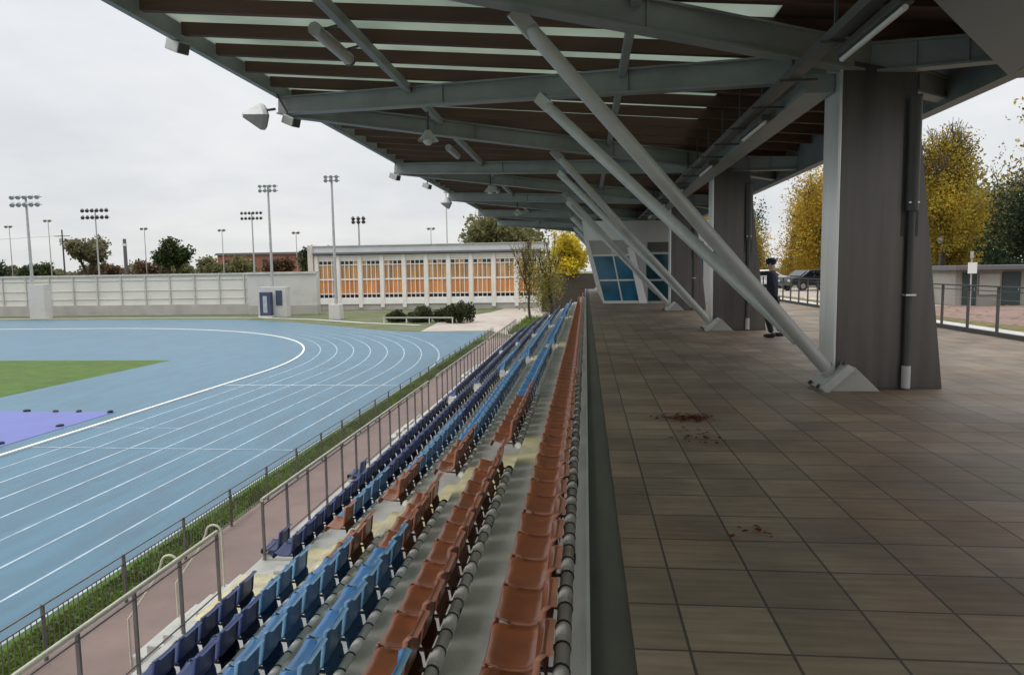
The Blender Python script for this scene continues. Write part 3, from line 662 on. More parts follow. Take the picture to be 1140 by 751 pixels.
m = MB(); quadf(m, 2.40, 1.86, 2.74, 2.12, .01, 2.5, YC-.16, .15, MT['slab']); m.build('slanted_post', cab)
m = MB(); m.box(2.78, 5.2, YC-.02, YC-.002, .10, 1.0, MT['tealglass']); m.box(2.70, 5.2, YC-.02, YC-.002, 1.08, 2.18, MT['tealglass']); m.box(2.75, 5.2, YC-.02, YC-.002, 2.28, 2.72, MT['darkmetal']); m.build('dark_window', cab)

# ------------------------------------------------------------------ rear railing
rr_ = thing('rear_railing', 'dark metal railing along the street side of the concourse', 'railing', (8.68, 0, 0))
m = MB(); m.bar((8.68, 2, 1.06), (8.68, YEND, 1.06), .05, .03, MT['darkmetal']); m.bar((8.68, 2, .96), (8.68, YEND, .96), .018, .018, MT['darkmetal']); m.build('top_rail', rr_)
m = MB(); m.bar((8.68, 2, .05), (8.68, YEND, .05), .09, .10, MT['darkmetal']); m.build('kick_plate', rr_)
m = MB(); y = 2.0
for zz in (.25, .42, .6, .78): m.bar((8.68, 2, zz), (8.68, YEND, zz), .005, .005, MT['galv'])
m.build('wires', rr_)
y = 4.2
while y < YEND: MB().bar((8.68, y, 0), (8.68, y, 1.05), .055, .03, MT['darkmetal'], upv=(0, 1, 0)).build('post', rr_); y += 1.18

# ------------------------------------------------------------------ hall with orange curtains
HX0, HX1, HY, HZ0 = -45.0, -7.6, 115.0, G
hall = thing('sports_hall', 'long low hall with white framed windows and orange curtains', 'building', (-26, HY, G))
m = MB(); m.box(HX0, HX1, HY, HY+18, HZ0, 4.55, MT['bldgwhite']); m.build('wall', hall)
m = MB(); m.box(HX0-.9, HX0-.01, HY-.6, HY+18, HZ0, 6.2, MT['bricklight']); m.build('end_wall', hall)
m = MB(); m.box(HX0, HX1+.8, HY-.9, HY+18.4, 4.62, 4.95, MT['darkfascia']); m.box(HX0, HX1+.6, HY-.4, HY+18.2, 4.96, 5.95, MT['fascia']); m.box(HX0, HX1+.7, HY-.6, HY+18.3, 5.96, 6.1, MT['stone']); m.build('roof', hall)
m = MB(); m.box(HX0, HX1, HY-.35, HY-.003, -3.6, -2.72, MT['whiteframe']); m.box(HX0, HX1, HY-.2, HY-.003, HZ0, -3.62, MT['plinth']); m.box(HX0, HX1, HY-.25, HY-.003, 3.75, 4.5, MT['bldgwhite']); m.build('sill_band', hall)
NB = 10; BW = (HX1-HX0-.3)/NB
for k in range(NB):
    x0 = HX0+.15+BW*k
    MB().box(x0-.02, x0+.62, HY-.42, HY-.352, HZ0+.4, 4.5, MT['bldgwhite']).build('pilaster', hall)
    a, b = x0+.66, x0+BW-.06
    m = MB(); m.box(a, b, HY-.12, HY-.01, .55, 3.7, MT['curtain']); m.box(a, b, HY-.12, HY-.01, -2.7, .545, MT['curtain2']); wo = m.build('window', hall)
    m = MB()
    for j in range(5):
        xx = a+(b-a)*j/4; m.box(xx-.055, xx+.055, HY-.24, HY-.13, -2.7, 3.7, MT['whiteframe'])
    for zz, hh in ((-2.62, .09), (-1.9, .07), (.5, .12), (2.9, .07), (3.62, .09)): m.box(a, b, HY-.26, HY-.135, zz-hh, zz+hh, MT['whiteframe'])
    m.build('frame', wo)
    for j in range(4):
        xx = a+(b-a)*j/4
        if rnd.random() < .45: MB().box(xx+.06, xx+(b-a)/4-.06, HY-.128, HY-.122, 2.98, 3.5, MT['darkglass']).build('pane', wo)
        MB().box(xx+.06, xx+(b-a)/4-.06, HY-.128, HY-.122, -2.5, -2.0, MT['darkglass']).build('pane', wo)
# gate building / dark opening right of the hall
t = thing('garden_wall', 'dark retaining wall under the yellow tree beyond the stand', 'wall', (-2.5, 112, G))
MB().box(-6.4, 1.5, 104, 104.6, G, 1.0, MT['bark']).build('panel', t)
MB().box(-6.75, -6.41, 103.9, 104.7, G, 1.1, MT['whiteconc']).build('pier', t)

# ------------------------------------------------------------------ perimeter wall with ball screens
pw = thing('perimeter_wall', 'long pale screen wall closing the far side of the track', 'wall', (-90, 105, G))
m = MB(); m.box(-230, -51.5, 105, 105.5, -2.95, 1.55, MT['wall']); m.build('panels', pw)
m = MB(); m.box(-230, -51.5, 104.6, 105.6, G, -2.96, MT['plinth']); m.build('plinth', pw)
m = MB(); m.box(-230, -51.5, 104.8, 105.7, 1.56, 1.85, MT['stone']); m.build('coping', pw)
x = -52.4; k = 0
while x > -125:
    MB().box(x-.09, x+.09, 104.80, 104.98, -2.95, 1.5, MT['stone']).build('post', pw); x -= 4.05
m = MB()
for zz in (.9, -.7, -2.0): m.box(-230, -51.5, 104.9, 104.985, zz-.02, zz+.02, MT['wall'])
m.build('rail', pw)
t = thing('white_block_wall', 'plain white wall joining the screen wall to the hall', 'wall', (-48, 104, G))
MB().box(-51.4, -40.5, 104.0, 105.4, -3.2, 1.55, MT['whiteconc']).build('panel', t)
MB().box(-51.4, -40.5, 103.8, 105.5, 1.56, 1.9, MT['stone']).build('coping', t)
MB().box(-51.4, -40.5, 103.9, 105.4, G, -3.21, MT['plinth']).build('plinth', t)
t = thing('cabinet', 'dark navy equipment cabinet before the white mast block', 'cabinet', (-45.1, 96.4, G))
MB().box(-45.85, -44.25, 96.1, 96.9, G+.25, -.95, MT['navybox']).build('body', t, bevel=.03)
MB().box(-45.35, -44.75, 96.07, 96.098, G+.7, -1.5, MT['greysign']).build('door', t)
MB().box(-46.1, -44.0, 95.9, 97.05, G, G+.25, MT['whiteconc']).build('base', t)
t = thing('notice_board', 'small dark notice board on the white mast block', 'sign', (-43.4, 97.0, -1.5))
MB().box(-43.85, -42.95, 96.98, 97.095, -2.85, -.75, MT['navybox']).build('board', t)
# ------------------------------------------------------------------ lamp masts
def mast(name, label, x, y, z0, z1, wdt, rows, nl, mat=MT['galv'], dark=False, block=None, bdx=0, rad=.16, group='floodlight masts'):
    t = thing(name, label, 'mast', (x, y, z0), group)
    MB().tube([(x, y, z0), (x, y, z1)], [rad, rad*.55], mat, 10).build('pole', t)
    lm = MT['darkmetal'] if dark else MT['galv']
    for r_ in range(rows):
        z = z1-.15-r_*wdt*.22
        MB().bar((x-wdt/2, y, z), (x+wdt/2, y, z), .12, .10, mat).build('crossarm', t)
        for k in range(nl):
            xx = x-wdt/2+wdt*(k+.5)/nl; s_ = wdt/nl*.33
            MB().tube([(xx-s_*.4, y+.1, z+s_*1.1), (xx, y-.25, z+s_*.35), (xx+s_*.4, y-.5, z-s_*.3)], [s_*.5, s_, s_*1.05], lm, 8).build('floodlight', t)
    if block:
        bw, bh = block; MB().box(x-bw/2+bdx, x+bw/2+bdx, y-.9, y+.6, z0, z0+bh, MT['whiteconc']).build('block', t, bevel=.03)
    return t
mast('floodlight_mast', 'tall grey floodlight mast rising from a white block at far left', -81.9, 98, G, 13.5, 5.0, 2, 5, block=(2.5, 5.1), bdx=1.2, rad=.26)
mast('floodlight_mast', 'tall grey floodlight mast rising behind the navy cabinet', -44.7, 98, G, 14.1, 2.9, 2, 4, block=(4.2, 4.3), bdx=.2, rad=.24)
mast('floodlight_mast', 'tallest grey floodlight mast on a white block before the hall', -33.2, 92, G, 14.3, 2.2, 2, 3, block=(1.5, 2.0), rad=.24)
mast('floodlight_mast', 'dark two row floodlight mast beyond the wall by the pale tree', -108.9, 150, G, 16.4, 6.9, 2, 6, dark=True, rad=.22)
mast('floodlight_mast', 'dark two row floodlight mast left of the mast by the cabinet', -72.4, 150, G, 15.0, 5.2, 2, 6, dark=True, rad=.22)
mast('floodlight_mast', 'twin platform floodlight mast standing behind the hall roof', -48.5, 150, G, 13.3, 3.4, 2, 3, dark=True, rad=.3)
for i, (x, y, z, lb) in enumerate(((-128.4, 160, 15.3, 'thin lamp post far left, between first mast and utility pole'), (-110.5, 170, 13.6, 'thin lamp post left of the dark green tree'), (-90.0, 170, 12.8, 'thin lamp post left of the brick building'), (-70.9, 170, 11.8, 'thin lamp post right of the mast by the cabinet'), (-37.1, 170, 12.1, 'thin lamp post above the hall roof'), (-143, 165, 14.5, 'thin lamp post cut off by the left edge of the photo'))):
    mast('lamp_post', lb, x, y, G, z, 2.3, 1, 2, rad=.14, group='thin distant lamp posts')
mast('lamp_post', 'tall plain pole rising behind the hall under the canopy edge', -24.4, 125, G, 15.6, .9, 1, 1, rad=.16, group='thin distant lamp posts')
t = thing('utility_pole', 'wooden utility pole with crossarm beyond the wall at far left', 'pole', (-117.2, 150, G))
MB().tube([(-117.2, 150, G), (-117.2, 150, 12.2)], [.2, .14], MT['bark'], 8).build('pole', t)
MB().bar((-119, 150, 10.8), (-115.4, 150, 10.8), .15, .15, MT['bark']).build('crossarm', t)
MB().tube([(-117.5, 149.7, 9.3), (-117.5, 149.7, 10.3)], .25, MT['galv'], 8).build('transformer', t)
o = MB().tube([(-170, 152, 10.4), (-145, 151, 10.0), (-117.2, 150, 10.9)], .03, MT['darkmetal'], 5).build('power_line'); tag(o, 'thin power line running left from the utility pole', 'wire')
t = thing('chimney_stack', 'thin dark stack beyond the wall between two trees', 'chimney', (-116, 170, G)); MB().tube([(-116, 170, G), (-116, 170, 11)], [.5, .4], MT['darkfascia'], 8).build('shaft', t); MB().tube([(-116, 170, 9.2), (-116, 170, 9.8)], .55, MT['bldgwhite'], 8).build('band', t)
t = thing('brick_building', 'long red brick building beyond the wall', 'building', (-126, 260, G))
MB().box(-140, -103, 260, 275, G, 9.0, MT['brick']).build('wall', t); MB().box(-140.5, -102.5, 259.5, 275.5, 9.0, 9.8, MT['darkfascia']).build('roof', t)
for k in range(7):
    x = -137+5*k; m = MB().box(x, x+1.8, 259.9, 259.99, 4.6, 7.2, MT['darkglass']); m.build('window', t)

# ------------------------------------------------------------------ trees
def tree(name, label, base, height, width, leaf, nleaf, lsize, bark='bark', seed=1, trunk=.28, spread=.55, upright=.5, bare=.0, depth=4, group=None, clump=.08, rtr=.035, cb=None):
    rg_ = random.Random(seed); segs = []; tips = []
    def grow(p, d, ln_, r, dep):
        q = p+d*ln_*.5+Vector((rg_.gauss(0, .05), rg_.gauss(0, .05), 0))*ln_; e = q+(d+Vector((rg_.gauss(0, .15), rg_.gauss(0, .15), .1))).normalized()*ln_*.5
        segs.append(([p, q, e], [r, r*.85, r*.68])); 
        if dep <= 1: tips.append(q); tips.append(e); 
        if dep == 0: return
        for k in range(rg_.choice((3, 3, 4)) if dep > 1 else 3):
            a = rg_.uniform(0, 6.283); s_ = spread*rg_.uniform(.5, 1.4)
            nd = (d*(1-.3*s_)+Vector((math.cos(a)*s_, math.sin(a)*s_, upright*rg_.uniform(0, .6)))).normalized()
            grow(p+(e-p)*rg_.uniform(.55, 1), nd, ln_*rg_.uniform(.6, .82), r*.6, dep-1)
    grow(Vector((0, 0, 0)), Vector((0, 0, 1)), trunk, rtr, depth)
    tp = np.array([tuple(t_) for t_ in tips]); mnz = 0
    ex = max(np.abs(tp[:, 0]).max(), np.abs(tp[:, 1]).max()); ez = tp[:, 2].max()
    fxy = (width/2*.92)/ex; fz = height*.95/ez
    root = thing(name, label, 'tree', base, group); b = Vector(base)
    m = MB()
    for pts, rs in segs:
        rmin = .012
        m.tube([(p.x*fxy, p.y*fxy, p.z*fz) for p in pts], [max(rmin, r_*height) for r_ in rs], MT[bark], 6, cap=False)
    m.build('trunk', root, off=(0, 0, 0))
    nr = np.random.default_rng(seed)
    keep = nr.random(len(tp)) > bare*(tp[:, 2]/ez)
    tk = tp[keep]*np.array([fxy, fxy, fz]); idx = nr.integers(0, len(tk), nleaf)
    c = tk[idx]+np.clip(nr.normal(0, 1, (nleaf, 3)), -1.7, 1.7)*clump*width*np.array([1, 1, .8])
    if cb is not None:
        z0 = np.percentile(c[:, 2], 2); c[:, 2] = cb*height+(c[:, 2]-z0)*(height*1.0-cb*height)/(height-z0)
    c = c[c[:, 2] > .05*height]; n = len(c)
    a = nr.normal(size=(n, 3)); a /= np.linalg.norm(a, axis=1)[:, None]; h_ = nr.normal(size=(n, 3)); bb = np.cross(a, h_); bb /= np.linalg.norm(bb, axis=1)[:, None]
    sz = lsize*nr.uniform(.5, 1.3, (n, 1)); a *= sz*.75; bb *= sz*.45
    P = np.stack([c-a, c+bb, c+a, c-bb], 1).reshape(-1, 3)
    me = bpy.data.meshes.new('crown'); me.from_pydata(P.tolist(), [], [(4*i, 4*i+1, 4*i+2, 4*i+3) for i in range(n)]); me.materials.append(MT[leaf])
    o = bpy.data.objects.new('crown', me); C.objects.link(o); o.parent = root
    return root
# street side
tree('maple_tree', 'large yellow tree with bare upper twigs right of the near column', (18.9, 40, -.1), 9.7, 7.4, 'l_yellow', 46000, .095, seed=5, trunk=.2, spread=.6, upright=.6, bare=1.0, clump=.05, cb=.14, depth=5, rtr=.015)
tree('maple_tree', 'orange and yellow rounded tree between the two nearest columns', (16.6, 60, -.1), 9.2, 9.4, 'l_orange', 46000, .12, seed=8, trunk=.18, spread=.75, upright=.3, clump=.065, cb=.10, rtr=.020)
tree('maple_tree', 'smaller yellow green tree left of the orange tree', (12.8, 66, -.1), 7.8, 7.6, 'l_yellow', 44000, .115, seed=9, cb=.1, trunk=.2, spread=.75, clump=.1, rtr=.022)
tree('maple_tree', 'second orange tree partly hidden by the near column', (23.5, 62, -.1), 8.6, 8, 'l_orange', 15000, .18, seed=12, cb=.12, trunk=.2, spread=.75, clump=.1, rtr=.022)
tree('evergreen_tree', 'dark green tree at the right edge behind the low building', (31.2, 48, -.1), 10.2, 8.5, 'l_dark', 26000, .15, seed=15, cb=.05, trunk=.15, spread=.8, clump=.10, rtr=.022)
tree('evergreen_tree', 'dark green bushy tree under the yellow crown', (24.0, 52, -.1), 6.2, 8, 'l_green', 14000, .16, seed=18, cb=.05, trunk=.15, spread=.8, clump=.1, rtr=.022)
tree('shrub_tree', 'low dark shrub behind the near column', (17.6, 46, -.1), 3.4, 7, 'l_dark', 9000, .14, seed=19, cb=.02, trunk=.12, spread=.9, clump=.1)
tree('overhanging_tree', 'sparse autumn twigs reaching in at the top right', (15.6, 20.5, -.1), 9.6, 9.6, 'l_yellow', 4200, .085, seed=33, trunk=.5, spread=.9, upright=.25, clump=.022)
for i, (x, y, h, wd, lf_, sd_) in enumerate(((36, 70, 11, 10, 'l_olive', 41), (48, 80, 12, 11, 'l_yellow', 42), (30, 90, 10, 10, 'l_orange', 43), (14, 95, 9, 9, 'l_olive', 44), (22, 100, 10, 10, 'l_green', 45))):
    tree('street_tree', ['olive tree behind the dark evergreen at far right', 'yellow tree far beyond the low building', 'distant orange tree beyond the parked cars', 'distant olive tree beyond the third column', 'distant green tree beyond the parked cars'][i], (x, y, -.1), h, wd, lf_, 9000, .24, seed=sd_, cb=.06, trunk=.18, spread=.8, clump=.1, rtr=.022, group='distant street trees')
# hedges that close the view under the crowns on the street side
def row_hedge(label, x, y, lx, ly, h, n, seed, leaf):
    t = thing('hedge', label, 'hedge', (x, y, -.1), 'hedges on the street side'); nr = np.random.default_rng(seed)
    P0 = np.stack([nr.uniform(-lx/2, lx/2, n), nr.normal(0, ly/3, n), np.zeros(n)], 1); P0[:, 2] = nr.random(n)**.8*h*(.72+.2*np.sin(P0[:, 0]*1.9+seed)+.12*np.sin(P0[:, 0]*4.7))
    a = nr.normal(size=(n, 3)); a /= np.linalg.norm(a, axis=1)[:, None]; b2 = np.cross(a, nr.normal(size=(n, 3))); b2 /= np.linalg.norm(b2, axis=1)[:, None]
    s_ = .17*nr.uniform(.6, 1.3, (n, 1)); P = np.stack([P0-a*s_*.7, P0+b2*s_*.45, P0+a*s_*.7, P0-b2*s_*.45], 1).reshape(-1, 3)
    me = bpy.data.meshes.new('foliage'); me.from_pydata(P.tolist(), [], [(4*j, 4*j+1, 4*j+2, 4*j+3) for j in range(n)]); me.materials.append(MT[leaf])
    o = bpy.data.objects.new('foliage', me); C.objects.link(o); o.parent = t
row_hedge('olive hedge beyond the parked cars', 17, 74, 20, 2.4, 2.6, 14000, 1, 'l_olive')
row_hedge('dark hedge behind the low building', 27, 44, 20, 2.4, 2.6, 16000, 2, 'l_dark')
# far-off wood behind the wall
nr_ = np.random.default_rng(77); n = 16000
P0 = np.stack([nr_.uniform(-330, -30, n), nr_.uniform(298, 306, n), np.zeros(n)], 1)
hh = 9.6+1.3*np.sin(P0[:, 0]*.11)+1.2*np.sin(P0[:, 0]*.31+1)+.7*np.sin(P0[:, 0]*.83)
P0[:, 2] = G+hh*nr_.random(n)**.6
a_ = nr_.normal(size=(n, 3)); a_ /= np.linalg.norm(a_, axis=1)[:, None]; b_ = np.cross(a_, nr_.normal(size=(n, 3))); b_ /= np.linalg.norm(b_, axis=1)[:, None]
s_ = 1.0*nr_.uniform(.6, 1.3, (n, 1)); P = np.stack([P0-a_*s_*.8, P0+b_*s_*.6, P0+a_*s_*.8, P0-b_*s_*.6], 1).reshape(-1, 3)
me = bpy.data.meshes.new('treeline'); me.from_pydata(P.tolist(), [], [(4*j, 4*j+1, 4*j+2, 4*j+3) for j in range(n)]); me.materials.append(MT['l_pale'])
o = bpy.data.objects.new('treeline', me); C.objects.link(o); tag(o, 'low far-off band of autumn trees along the horizon', 'woodland', kind='stuff')
# far side of the track
tree('bare_branch_tree', 'pale grey green tree beside the dark floodlight mast', (-119.0, 160, G), 16.2, 10.5, 'l_pale', 5500, .55, seed=21, spread=.5, clump=.07)
tree('round_tree', 'dark green rounded tree beyond the screen wall', (-104.6, 170, G), 15.4, 11, 'l_green', 6000, .55, seed=22, spread=.65, clump=.08)
for i, (x, y, h, wd, lf_) in enumerate(((-151, 165, 11.0, 13, 'l_dark'), (-138, 168, 9.6, 10, 'l_green'), (-113, 172, 10.2, 9, 'l_brown'), (-97.5, 176, 10.6, 9, 'l_olive'), (-110, 182, 10.0, 10, 'l_olive'), (-91, 178, 10.5, 10, 'l_olive'), (-83, 185, 10.3, 8, 'l_brown'), (-67.5, 172, 11.4, 8, 'l_green'), (-61.5, 165, 12.2, 9, 'l_dark'), (-43, 175, 10.9, 8, 'l_olive'), (-128, 175, 8.8, 10, 'l_brown'))):
    tree('distant_tree', ['dark bushy tree at the far left edge', 'low green tree left of the pale tree', 'russet tree between the pale and the rounded trees', 'yellow green tree right of the rounded tree', 'olive tree left of the rounded tree', 'olive tree beside the brick building', 'russet tree left of the brick building', 'green tree left of the hall', 'dark tree touching the left end of the hall', 'small tree tip above the hall roof', 'low russet tree behind the utility pole'][i], (x, y, G), h, wd, lf_, 2600, .6, seed=60+i, spread=.75, clump=.1, group='distant trees beyond the wall')
tree('large_tree', 'large olive tree behind the hall under the canopy edge', (-18.0, 150, G), 18.0, 19, 'l_olive', 12000, .6, seed=26, spread=.75, clump=.08)
tree('young_tree', 'young sparse tree before the hall, left of the pair', (-6.6, 84, G), 10.6, 5.0, 'l_sparse', 2300, .16, seed=27, cb=.22, trunk=.22, spread=.42, upright=.9, clump=.09, rtr=.016)
tree('young_tree', 'young sparse tree before the hall, right of the pair', (-3.9, 80, G), 10.6, 5.2, 'l_sparse', 3400, .15, seed=28, cb=.16, trunk=.2, spread=.45, upright=.9, clump=.08, rtr=.018)
tree('golden_tree', 'bright golden tree beyond the end of the stand', (-2.2, 108, G), 12.2, 9.0, 'l_bright', 6000, .36, seed=29, spread=.65, clump=.09)
tree('golden_tree', 'smaller golden tree behind the cabin', (3.5, 112, G), 11.0, 7.5, 'l_bright', 4500, .36, seed=30, spread=.7, clump=.09)
# hedge bushes
def bush(label, c, sx, sy, h, n, seed, leaf='l_hedge', ls=.16):
    t = thing('hedge_bush', label, 'bush', c, 'hedge bushes by the bend'); nr = np.random.default_rng(seed); b = Vector(c)
    k = max(5, int(sx*2)); cx = nr.uniform(-sx/2, sx/2, k); cyy = nr.uniform(-sy/2, sy/2, k); ch = h*nr.uniform(.55, .9, k)
    m = MB()
    for i in range(k): m.tube([(cx[i]*.6, cyy[i]*.6, 0), (cx[i], cyy[i], ch[i])], [.05, .015], MT['bark'], 5)
    m.build('stems', t, off=(0, 0, 0))
    i = nr.integers(0, k, n); d = nr.normal(size=(n, 3)); d /= np.linalg.norm(d, axis=1)[:, None]; rr2 = nr.random(n)**.4
    P0 = np.stack([cx[i]+d[:, 0]*rr2*.7, cyy[i]+d[:, 1]*rr2*.6, np.abs(ch[i]*.55+d[:, 2]*rr2*ch[i]*.6)], 1)
    a = nr.normal(size=(n, 3)); a /= np.linalg.norm(a, axis=1)[:, None]; b2 = np.cross(a, nr.normal(size=(n, 3))); b2 /= np.linalg.norm(b2, axis=1)[:, None]
    s_ = ls*nr.uniform(.6, 1.3, (n, 1)); P = np.stack([P0-a*s_*.7, P0+b2*s_*.45, P0+a*s_*.7, P0-b2*s_*.45], 1).reshape(-1, 3)
    me = bpy.data.meshes.new('foliage'); me.from_pydata(P.tolist(), [], [(4*j, 4*j+1, 4*j+2, 4*j+3) for j in range(n)]); me.materials.append(MT[leaf])
    o = bpy.data.objects.new('foliage', me); C.objects.link(o); o.parent = t
bush('low dark bushes forming the left end of the hedge', (-22.6, 85.5, G), 4.2, 2, 1.6, 5000, 1)
bush('middle dark bush of the hedge by the bend', (-18.4, 85.0, G), 4.4, 2, 2.1, 5500, 2)
bush('tallest bush at the right end of the hedge', (-14.9, 83.8, G), 3.4, 2.6, 2.7, 6000, 3)
t = thing('low_barrier', 'low white barrier rail in front of the hedge', 'barrier', (-20, 82, G))
MB().bar((-24.2, 82.6, G+.75), (-15.4, 81.6, G+.75), .12, .16, MT['plinth']).build('rail', t)
for k in range(4): MB().bar((-24.0+2.83*k, 82.6-.33*k, G), (-24.0+2.83*k, 82.6-.33*k, G+.68), .12, .12, MT['whiteconc'], upv=(0, 1, 0)).build('post', t)
gt = MB(); blades(gt, 2500, -7.5, -3.6, 68, 90, G, .5, MT['blade']); tag(gt.build('rough_grass'), 'rough yellowish grass round the two young trees', 'grass', kind='stuff')

# ------------------------------------------------------------------ infield: purple cover and its weights
t = thing('pit_cover', 'purple blue cover sheet lying over the water jump', 'cover', (-24, 26, G))
cv = []; nx_, ny_ = 26, 22; cf = []
for i in range(nx_+1):
    for j in range(ny_+1):
        x = -38+(16.8)*i/nx_; y0 = 19.5; y = y0+(29.7-y0)*j/ny_
        e = 0 if i in (0, nx_) or j in (0, ny_) else 1
        cv.append((x, y, G+.012+e*(.02+.03*abs(math.sin(x*1.7+y*.6))*abs(math.cos(y*1.1-x*.4)))))
for i in range(nx_):
    for j in range(ny_): a = i*(ny_+1)+j; cf.append((a, a+ny_+1, a+ny_+2, a+1))
MB().add(cv, cf, MT['purple'], True).build('sheet', t)
for i, (x, y, lb) in enumerate(((-21.35, 29.5, 'dark sandbag at the far right corner of the purple cover'), (-22.9, 29.55, 'dark sandbag next to the far right corner bag'), (-24.0, 29.5, 'third dark sandbag along the far edge of the purple cover'), (-25.5, 29.6, 'fourth dark sandbag along the far edge of the cover'), (-27.0, 29.5, 'dark sandbag at the left edge of the photo on the cover'), (-21.5, 26.6, 'dark sandbag midway along the right edge of the cover'), (-21.5, 23.6, 'nearest dark sandbag on the right edge of the cover'))):
    m = MB().ball((0, 0, .06), .14, MT['black'], 10, 6, (1.25, .8, .45)); o = m.build('sandbag'); o.location = (x, y, G+.0); o.rotation_euler = (0, 0, rnd.uniform(0, 3)); tag(o, lb, 'sandbag', 'sandbags on the purple cover')

# ------------------------------------------------------------------ street side objects
lb_ = thing('low_building', 'low off white building with dark green doors behind the red court', 'building', (19, 29.3, -.07))
MB().box(14.3, 30, 29.3, 36, -.07, 1.32, MT['lowwall']).build('wall', lb_)
MB().box(14.1, 30.3, 28.9, 36.4, 1.32, 1.48, MT['darkfascia']).build('roof', lb_)
for x0, x1 in ((14.55, 15.05), (16.0, 16.65)): d_ = MB().box(x0, x1, 29.24, 29.29, -.05, 1.22, MT['door']).build('door', lb_); MB().tube([(x1-.1, 29.2, .5), (x1-.1, 29.2, .62)], .015, MT['galv'], 6).build('handle', d_)
MB().box(15.15, 15.9, 29.25, 29.29, .35, 1.15, MT['plinth']).build('panel', lb_)
t = thing('globe_lamp', 'street lamp with a white globe before the yellow tree', 'lamp', (17.75, 38, -.07)); 
MB().tube([(17.75, 38, -.07), (17.75, 38, 2.68)], .05, MT['darkmetal'], 8).build('pole', t); MB().ball((17.75, 38, 2.80), .17, MT['lampglass']).build('globe', t); MB().tube([(17.75, 38, 2.60), (17.75, 38, 2.66)], .10, MT['galv'], 8).build('collar', t)
t = thing('sign_post', 'thin post with a small white sign before the low building', 'sign', (14.0, 27.6, -.07))
MB().tube([(14.0, 27.6, -.07), (14.0, 27.6, 1.9)], .03, MT['galv'], 8).build('post', t); MB().box(13.86, 14.16, 27.53, 27.565, 1.2, 1.6, MT['whiteframe']).build('plate', t); MB().tube([(14.0, 27.6, 1.75), (14.0, 27.6, 2.0)], .06, MT['galv'], 8).build('cap', t)
def car(label, loc, rz, paint):
    t = thing('parked_car', label, 'car', loc, 'cars parked beyond the railing'); t.rotation_euler = (0, 0, rz)
    body = [(-2.1, .35), (-2.15, .62), (-2.05, .88), (-1.35, .95), (-.75, 1.36), (.55, 1.42), (1.35, 1.0), (2.0, .9), (2.12, .6), (2.1, .33)]
    m = MB(); m.extrude([(x, -.82, z) for x, z in body], (0, 1.64, 0), MT[paint]); bo = m.build('body', t, off=(0, 0, 0), bevel=.07)
    m = MB()
    for s_ in (-.826, .814): m.extrude([(-1.15, s_, .97), (-.70, s_, 1.29), (.50, s_, 1.34), (1.12, s_, 1.0)], (0, .012, 0), MT['darkglass'])
    m.extrude([(-1.36, -.68, .985), (-1.36, .68, .985), (-.80, .62, 1.35), (-.80, -.62, 1.35)], (-.015, 0, .012), MT['darkglass']); m.extrude([(1.33, -.68, 1.04), (1.33, .68, 1.04), (.66, .62, 1.39), (.66, -.62, 1.39)], (.012, 0, .015), MT['darkglass'])
    m.build('window', t, off=(0, 0, 0))
    for x in (-1.3, 1.32):
        for y in (-.80, .80):
            wh = MB().tube([(x, y-.1, .32), (x, y+.1, .32)], .32, MT['tyre'], 16).build('wheel', t, off=(0, 0, 0)); MB().tube([(x, y-.105, .32), (x, y+.105, .32)], .18, MT['galv'], 10).build('rim', wh, off=(0, 0, 0))
    for y in (-.6, .6): MB().box(2.07, 2.135, y-.16, y+.16, .66, .8, MT['redlamp']).build('tail_lamp', t, off=(0, 0, 0)); MB().box(-2.16, -2.06, y-.17, y+.17, .62, .76, MT['lampglass']).build('headlight', t, off=(0, 0, 0))
car('white parked car just right of the near column', (14.6, 38.5, -.07), R(75), 'carwhite')
car('dark parked car seen through the rear railing, rightmost of three', (15.2, 50, -.07), R(20), 'cardark')
car('white parked car seen through the rear railing, middle of three', (13.0, 55, -.07), R(25), 'carwhite')
car('silver parked car seen through the rear railing, leftmost of three', (11.6, 61, -.07), R(15), 'carsilver')

# ------------------------------------------------------------------ leaf litter on the paving
def litter(label, cx, cy, sx, sy, n, seed):
    r_ = random.Random(seed); vs_, fs = [], []
    for i in range(n):
        x = cx+r_.gauss(0, sx); y = cy+r_.gauss(0, sy); a = r_.uniform(0, 6.28); s_ = r_.uniform(.012, .03); o = len(vs_); tl = r_.uniform(-.4, .4); z = .006+abs(r_.gauss(0, .006))
        pts = [(1.2, 0, .0), (.35, .6, .35), (-.9, .25, 0), (-.9, -.25, .1), (.35, -.6, .3)]
        for px_, py_, pz_ in pts: vs_.append((x+s_*(px_*math.cos(a)-py_*math.sin(a)), y+s_*(px_*math.sin(a)+py_*math.cos(a)), z+s_*pz_*.6+abs(s_*px_*tl*.3)))
        fs.append((o, o+1, o+2, o+3, o+4))
    o = MB().add(vs_, fs, MT['l_dead']).build('leaf_pile'); tag(o, label, 'leaves', 'fallen leaves on the paving', 'stuff')
litter('heap of dark red fallen leaves on the paving', 1.05, 7.4, .13, .09, 190, 1)
litter('thin trail of red leaves just in front of the heap', 1.02, 6.5, .09, .16, 30, 2)
litter('a few red leaf scraps in the middle of the paving', 1.0, 4.15, .09, .08, 9, 3)

